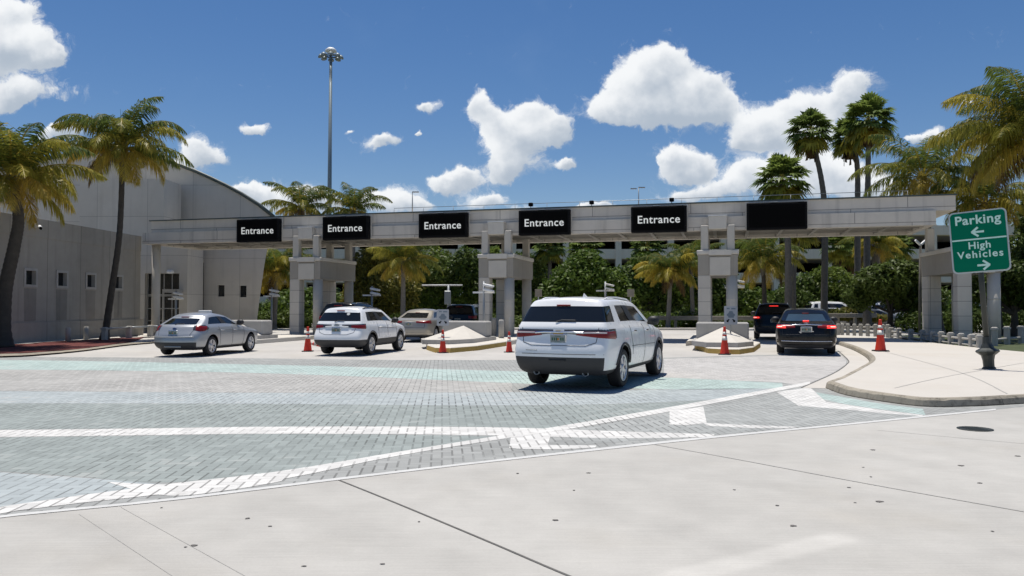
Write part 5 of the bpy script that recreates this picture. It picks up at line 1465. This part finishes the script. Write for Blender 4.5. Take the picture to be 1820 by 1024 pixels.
def bowtie(ctx, z, mat, w=.13):
    h, nn = ctx['cast']((0, -5, z), (0, 1, 0)); M = Matrix.Translation(h + Vector((0, -.006, 0))) @ Matrix.Rotation(R(90), 4, 'X')
    P = [(-w, -.028), (-.045, -.028), (-.04, -.045), (.06, -.045), (.055, -.028), (w - .02, -.028), (w, .028), (.045, .028), (.04, .045), (-.06, .045), (-.055, .028), (-w + .02, .028)]
    MB().prism(P, -.004, .012, 0, M).build('emblem', mat, ctx['root'])
def third_lamp(ctx, z, mat, w=.16):
    o_ = ctx['seam']([(-w, z), (w, z)]); MB().tube([p + Vector((0, -.012, 0)) for p in o_], .016, 6).build('brake_lamp', mat, ctx['root'])
def roof_rails(ctx, x, y0, y1, mat='black_trim'):
    for sx in (-1, 1):
        P = []
        for k in range(9):
            y = y0 + (y1 - y0) * k / 8; h, nn = ctx['cast']((sx * x, y, 4), (0, 0, -1))
            if h: P.append(h + Vector((0, 0, .032 if 0 < k < 8 else .0)))
        MB().tube(P, .018, 6).build('roof_rail', mat, ctx['root'])
def wiper(ctx, z0, ln=.42, x0=.0):
    o_ = ctx['seam']([(x0, z0), (x0 + ln * .3, z0 + .035), (x0 + ln, z0 + .03)]); MB().tube([p + Vector((0, -.02, 0)) for p in o_], .011, 5).build('rear_wiper', 'black_trim', ctx['root'])

# ---- large white three-row car in the middle
def ex_big(ctx):
    lamp_pair(ctx, 'lamp_smoke', (.45, -.35), (-24, 74), lambda u: 1.0 + .09 * (1-u)**1.5, lambda u: 1.165 + .012 * u, nm='lamp_housing', n=22)
    lamp_pair(ctx, 'lamp_red', (.45, -.35), (-8, 70), lambda u: .975 + .085 * (1-u)**1.5, lambda u: 1.135 + .015 * u, lift=.018, n=20)
    lamp_pair(ctx, 'lamp_clear', (.45, -.35), (0, 40), lambda u: 1.085, lambda u: 1.125, nm='reverse_lamp', lift=.024, n=10)
    bar(ctx, 'chrome_strip', 'chrome', [(-.50, 1.10), (-.3, 1.115), (.3, 1.115), (.50, 1.10)], .022, .006)
    bowtie(ctx, 1.10, 'gold', .11)
    bar(ctx, 'tow_slot', 'black_trim', [(-.17, .585), (.17, .585)], .016, .002)
    mb = MB()
    for sx in (-1, 1): mb = MB(); mb.lathe([(.055, -.16), (.06, .0), (.05, 0), (.045, -.12)], 14, 0, Matrix.Translation((sx * .50, -1.02, .335)) @ Matrix.Rotation(R(90), 4, 'X')); mb.build('exhaust_pipe', 'steel', ctx['root'])
    o_ = ctx['seam']([(-.66, .77), (-.42, .77)]); MB().tube([p + Vector((0, -.004, 0)) for p in o_], .010, 5).build('model_script', 'steel', ctx['root'])
    roof_rails(ctx, .66, -.30, 1.55, 'white_paint'); wiper(ctx, 1.31, .40, -.08)
    third_lamp(ctx, 1.63, 'lamp_red', .14)
    h, nn = ctx['cast']((.1, .2, 4), (0, 0, -1)); MB().add([(-.02, -.1, 0), (.02, -.1, 0), (.02, .1, 0), (-.02, .1, 0), (0, -.09, .07), (0, -.05, .07)], [(0, 1, 4), (1, 2, 5, 4), (2, 3, 5), (3, 0, 4, 5)], 0, False, Matrix.Translation(h)).build('antenna_fin', 'white_paint', ctx['root'])
    for side in (1, -1):      # moulding over the arches and the sill
        for y0 in (0, 3.07):
            P = []
            for k in range(15):
                a = R(8 + 164 * k / 14); y, z = y0 + .475 * math.cos(a), .40 + .475 * math.sin(a)
                hh, nn = ctx['cast']((3 * side, y, z), (-side, 0, 0))
                if hh is not None: P.append(hh)
            MB().tube(P, .028, 6).build('arch_moulding', 'dark_cladding', ctx['root'])
big = dict(paint='white_paint', half_w=.995, wb=3.07, wheel_r=.385, tyre_w=.25, spokes=5, taper=(.06, .12), bulge=.09, crown=.05, arch=.035, hip=.0,
    levels=[(.27, .27, .80, -.80, 3.80), (.36, .36, .95, -1.06, 3.95), (.655, .62, 1.0, -1.15, 4.02), (.86, .84, 1.0, -1.10, 4.0), (1.02, .98, .99, -1.02, 3.90), (1.19, 1.06, .965, -1.03, 3.62), (1.245, 1.19, .915, -1.00, 2.72), (1.665, 1.655, .78, -.70, 1.78), (1.73, 1.715, .69, -.66, 1.62)],
    U=[0, .045, .165, .235, .50, .535, .90, 1.0], plate=(0, .985), plate_tilt=4, mirror=(2.30, 1.22),
    region=region_maker(range(7), {0: 'quarter_window', 1: 'quarter_window', 3: 'side_window', 5: 'side_window'}, [4], (2, 1), [3], [4, 5]),
    seams=[[(.52, 1.22), (.56, .95), (.63, .80), (.64, .62)], [(1.62, 1.24), (1.64, .40)], [(2.66, 1.18), (2.62, .75), (2.55, .42)], [(.55, .80), (2.6, .78)]],
    tail_seams=[[(-.78, 1.20), (-.74, .92), (-.55, .86), (.55, .86), (.74, .92), (.78, 1.20)], [(-.9, .70), (.9, .70)]],
    handles=[(.80, 1.10), (1.85, 1.09)], handle_mat='chrome', extras=ex_big)
make_car('white_car', (1.36, 16.55), 23.5, 'large white three-row car with red tail lamps crossing the painted pavers', 'car', big, 1.015)

# ---- white crossover at the second lane
def ex_cross(ctx):
    lamp_pair(ctx, 'lamp_smoke', (.40, -.25), (-18, 66), lambda u: .91 + .06 * (1-u)**2, lambda u: 1.045 + .03 * u, nm='lamp_housing', n=20)
    lamp_pair(ctx, 'lamp_red', (.40, -.25), (8, 64), lambda u: .895 + .05 * (1-u)**2, lambda u: 1.02 + .03 * u, lift=.018)
    bar(ctx, 'plate_recess', 'white_paint', [(-.42, .97), (-.2, .985), (.2, .985), (.42, .97)], .02, .004)
    bowtie(ctx, 1.03, 'steel', .10); wiper(ctx, 1.14, .34, -.1); third_lamp(ctx, 1.515, 'lamp_red', .14)
    roof_rails(ctx, .62, -.2, 1.3, 'black_trim')
    h, nn = ctx['cast']((.30, -5, 1.40), (0, 1, 0)); 
    MB().prism([(.06 * math.cos(2*math.pi*k/10), .05 * math.sin(2*math.pi*k/10)) for k in range(10)], 0, .004, 0, Matrix.Translation(h + Vector((0, -.004, 0))) @ Matrix.Rotation(R(62), 4, 'X')).build('sticker', 'tan_paper', ctx['root'])
    for side in (1, -1):
        for y0 in (0, 2.725):
            P = []
            for k in range(15):
                a = R(8 + 164 * k / 14); y, z = y0 + .44 * math.cos(a), .37 + .44 * math.sin(a)
                hh, nn = ctx['cast']((3 * side, y, z), (-side, 0, 0))
                if hh is not None: P.append(hh)
            MB().tube(P, .025, 6).build('arch_moulding', 'dark_cladding', ctx['root'])
cross = dict(paint='white_paint', half_w=.915, wb=2.725, wheel_r=.355, spokes=6, taper=(.08, .14), bulge=.11, crown=.05, arch=.04,
    levels=[(.26, .26, .74, -.72, 3.40), (.36, .36, .88, -.90, 3.52), (.53, .53, .92, -1.00, 3.58), (.73, .74, .925, -.92, 3.55), (.87, .88, .91, -.83, 3.48), (1.04, .96, .885, -.80, 3.22), (1.10, 1.05, .845, -.78, 2.38), (1.50, 1.50, .70, -.46, 1.54), (1.575, 1.56, .61, -.44, 1.40)],
    U=[0, .06, .17, .215, .49, .53, .90, 1.0], plate=(0, .86), plate_tilt=4, mirror=(2.0, 1.08),
    region=region_maker(range(0, 7), {2: 'pillar_trim', 3: 'side_window', 5: 'side_window'}, [4], (2, 2), [3], [4, 5]),
    seams=[[(.50, 1.1), (.52, .85), (.55, .60)], [(1.38, 1.12), (1.40, .62)], [(2.30, 1.1), (2.28, .62)], [(.5, .92), (2.3, .86)]],
    tail_seams=[[(-.70, 1.04), (-.62, .78), (-.4, .71), (.4, .71), (.62, .78), (.70, 1.04)]],
    handles=[(.72, .94), (1.62, .93)], extras=ex_cross)
make_car('white_crossover', (-5.62, 27.35), 13, 'white compact crossover with a round sticker on its tinted rear window', 'car', cross, .985)

# ---- silver hatchback
def ex_hatch(ctx):
    lamp_pair(ctx, 'lamp_smoke', (.40, -.10), (18, 78), lambda u: .87 + .03 * u - .05 * math.sin(math.pi * u), lambda u: 1.02 + .03 * u - .08 * max(0, u - .7) / .3, nm='lamp_housing', n=18)
    lamp_pair(ctx, 'lamp_red', (.40, -.10), (24, 70), lambda u: .86 + .04 * u - .05 * math.sin(math.pi * u), lambda u: 1.03 - .02 * u, lift=.018)
    h, nn = ctx['cast']((0, -5, .925), (0, 1, 0)); M = Matrix.Translation(h + Vector((0, -.01, 0))) @ Matrix.Rotation(R(90), 4, 'X') @ Matrix.Diagonal((1, .45, 1, 1))
    MB().lathe([(0, .012), (.07, .010), (.075, 0)], 16, 0, M).build('emblem', 'badge_blue', ctx['root'])
    wiper(ctx, 1.05, .3, -.08); third_lamp(ctx, 1.30, 'lamp_red', .14)
    bar(ctx, 'bumper_crease', 'silver_paint', [(-.7, .66), (0, .64), (.7, .66)], .03, .0)
    bar(ctx, 'diffuser', 'steel', [(-.30, .33), (.30, .33)], .03, .0)
    h, nn = ctx['cast']((0, 1.0, 4), (0, 0, -1)); MB().box(-.22, .22, -.09, .09, -.02, .10, 0, Matrix.Translation(h), .02).build('roof_sign', 'tan_paper', ctx['root'])
hatch = dict(paint='silver_paint', half_w=.90, wb=2.65, wheel_r=.325, tyre_w=.21, spokes=5, taper=(.13, .15), bulge=.19, crown=.04, arch=.085,
    levels=[(.20, .20, .72, -.60, 3.30), (.30, .30, .86, -.76, 3.40), (.46, .46, .90, -.84, 3.44), (.70, .70, .91, -.78, 3.42), (.80, .78, .905, -.70, 3.32), (.965, .85, .87, -.60, 3.0), (1.02, .94, .83, -.55, 2.15), (1.285, 1.31, .66, .02, 1.30), (1.335, 1.355, .56, .0, 1.14)],
    U=[0, .06, .12, .20, .50, .535, .90, 1.0], plate=(0, .78), plate_tilt=6, mirror=(1.78, 1.02), mirror_mat='black_trim',
    region=region_maker(range(1, 6), {2: 'side_window', 3: 'side_window', 5: 'side_window'}, [4], (2, 1), [3], [4, 5]),
    seams=[[(.42, .98), (.46, .72), (.5, .34)], [(1.28, 1.0), (1.30, .30)], [(2.12, .98), (2.1, .5), (2.05, .30)], [(.3, .86), (2.1, .80)]],
    tail_seams=[[(-.66, .97), (-.55, .68), (.55, .68), (.66, .97)]],
    handles=[(.62, .84), (1.5, .83)], extras=ex_hatch)
make_car('silver_hatchback', (-10.85, 26.75), 10, 'silver hatchback with a small roof sign waiting nearest the curved hall', 'car', hatch, .985)

# ---- sedans
def sedan(paint, glass, lit, extras_more=None, hw=.90):
    def ex(ctx):
        lm = 'lamp_lit' if lit else 'lamp_red'
        lamp_pair(ctx, 'lamp_red', (.40, -.45), (-6, 66), lambda u: .80 + .05 * (1-u), lambda u: .945 + .012 * u, n=18)
        if lit:
            lamp_pair(ctx, 'lamp_lit', (.40, -.45), (16, 52), lambda u: .835, lambda u: .93, nm='brake_glow', lift=.022, n=10)
            lamp_pair(ctx, 'lamp_core', (.40, -.45), (24, 44), lambda u: .868, lambda u: .905, nm='brake_core', lift=.03, n=8)
        bar(ctx, 'chrome_strip', 'chrome' if lit else paint, [(-.46, .935), (0, .95), (.46, .935)], .018, .008)
        bar(ctx, 'bumper_strip', 'chrome' if lit else paint, [(-.74, .44), (0, .43), (.74, .44)], .013, .004)
        third_lamp(ctx, 1.29, 'lamp_red', .10)
        if extras_more: extras_more(ctx)
    return dict(paint=paint, half_w=hw, wb=2.80, wheel_r=.325, tyre_w=.23, taper=(.07, .14), bulge=.12, crown=.04, arch=.05,
        levels=[(.20, .20, .74, -.90, 3.50), (.30, .30, .87, -1.02, 3.62), (.46, .46, .91, -1.10, 3.66), (.68, .66, .915, -1.08, 3.62), (.80, .78, .91, -1.05, 3.52), (.985, .86, .87, -1.02, 3.2), (1.01, .97, .835, -.52, 2.25), (1.32, 1.34, .67, .20, 1.44), (1.38, 1.38, .58, .34, 1.28)],
        U=[0, .07, .13, .20, .49, .525, .90, 1.0], plate=(0, .80), plate_tilt=3, mirror=(1.92, .99), mats={'rear_window': glass},
        region=region_maker(range(1, 6), {2: 'side_window', 3: 'side_window', 5: 'side_window'}, [4], (1, 1), [3], [4, 5]),
        seams=[[(.40, .95), (.44, .5), (.46, .32)], [(1.38, .97), (1.40, .32)], [(2.2, .95), (2.18, .32)]],
        tail_seams=[[(-.72, .97), (-.70, .64), (.70, .64), (.72, .97)]],
        handles=[(.66, .85), (1.62, .84)], extras=ex)
def ex_star(ctx):
    h, nn = ctx['cast']((0, -5, .955), (0, 1, 0)); M = Matrix.Translation(h + Vector((0, -.03, .01))) @ Matrix.Rotation(R(90), 4, 'X')
    mb = MB(); mb.lathe([(.045, 0), (.052, .005), (.045, .010), (.040, .005), (.045, 0)], 16, 0, M)
    for k in range(3): mb.add([(-.007, 0, .004), (.007, 0, .004), (0, .045, .004)], [(0, 1, 2)], 0, False, M @ Matrix.Rotation(R(120 * k), 4, 'Z'))
    mb.build('emblem', 'chrome', ctx['root'])
    for sx in (-1, 1):      # headrests on the parcel side of the glass
        M = Matrix.Translation((sx * .36, .14, 1.15))
    o_ = ctx['seam']([(-.09, 1.055), (.09, 1.055)]); MB().tube([p + Vector((0, -.02, 0)) for p in o_], .022, 6).build('brake_lamp', 'lamp_lit', ctx['root'])
    mb = MB()
    for x, z in ((-.19, .72), (.19, .74), (-.16, .70)): h, nn = ctx['cast']((x, -5, z), (0, 1, 0)); mb.box(-.02, .02, -.015, 0, -.01, .01, 0, Matrix.Translation(h))
    mb.build('plate_bolt', 'chrome', ctx['root'])
make_car('black_sedan', (10.22, 27.75), 19, 'glossy black sedan with lit brake lamps in the lane by the sidewalk', 'car', sedan('black_paint', 'blue_glass', True, ex_star), 1.08)
make_car('beige_sedan', (-4.45, 37.6), 13, 'champagne beige sedan waiting ahead of the white crossover', 'car', sedan('champagne_paint', 'car_glass', False), 1.04)

# ---- dark sport utility cars further up the lanes
def suv(paint, lit, rails=True):
    def ex(ctx):
        lamp_pair(ctx, 'lamp_red', (.45, -.25), (10, 66), lambda u: .98, lambda u: 1.13, n=14)
        if lit:
            lamp_pair(ctx, 'lamp_lit', (.45, -.25), (14, 60), lambda u: 1.02, lambda u: 1.10, nm='brake_glow', lift=.022, n=10)
            lamp_pair(ctx, 'lamp_core', (.45, -.25), (22, 50), lambda u: 1.045, lambda u: 1.075, nm='brake_core', lift=.03, n=8)
        third_lamp(ctx, 1.61, 'lamp_lit' if lit else 'lamp_red', .2)
        if rails: roof_rails(ctx, .64, -.2, 1.4, 'steel')
        wiper(ctx, 1.27, .4, -.08)
    return dict(paint=paint, half_w=.95, wb=2.85, wheel_r=.37, taper=(.06, .12), bulge=.09, crown=.05, arch=.035,
        levels=[(.27, .27, .80, -.75, 3.55), (.36, .36, .92, -.98, 3.70), (.60, .60, .95, -1.06, 3.75), (.84, .84, .955, -1.0, 3.72), (1.0, .96, .945, -.95, 3.62), (1.17, 1.04, .92, -.93, 3.4), (1.235, 1.16, .88, -.90, 2.55), (1.62, 1.61, .735, -.62, 1.65), (1.69, 1.68, .66, -.58, 1.5)],
        U=[0, .05, .17, .22, .49, .53, .90, 1.0], plate=(0, .9), mirror=(2.15, 1.18),
        region=region_maker(range(0, 7), {1: 'quarter_window', 3: 'side_window', 5: 'side_window'}, [4], (2, 1), [3], [4, 5]),
        seams=[[(.5, 1.18), (.55, .42)], [(1.5, 1.2), (1.52, .42)]], handles=[(.75, 1.06), (1.72, 1.05)], extras=ex)
make_car('black_sport_utility_car', (13.15, 40.0), 18, 'black sport utility car with a glowing brake lamp ahead of the black sedan', 'car', suv('black_paint', True), 1.03)
make_car('dark_sport_utility_car', (-2.75, 44.5), 12, 'dark sport utility car at the booth behind the middle island block', 'car', suv('black_paint', False), 1.0)
make_car('dark_sport_utility_car', (-8.3, 39.5), 12, 'dark sport utility car hidden but for its roof behind the white crossover', 'car', suv('black_paint', False), 1.04)
van = suv('white_paint', False, False); van['levels'] = [(z * 1.12, zf * 1.12, w, xr - .2, xf + .3) for z, zf, w, xr, xf in van['levels']]
vx = at(1500, 545, 66).x
make_car('white_van', (vx - 2.0, 66.5), 80, 'white van parked side-on behind the yellowish hedge', 'van', van, 1.05)
van2 = suv('white_paint', False, False)
make_car('white_van', (at(1556, 545, 64).x + 1.6, 64), -75, 'white car nose end showing between tree trunks right of the parked van', 'car', van2, 1.12)
make_car('grey_car', (at(1560, 560, 60).x - 1.0, 61), 85, 'dark grey car parked beyond the road behind the tall red cone', 'car', sedan('grey_paint', 'car_glass', False), 1.0)
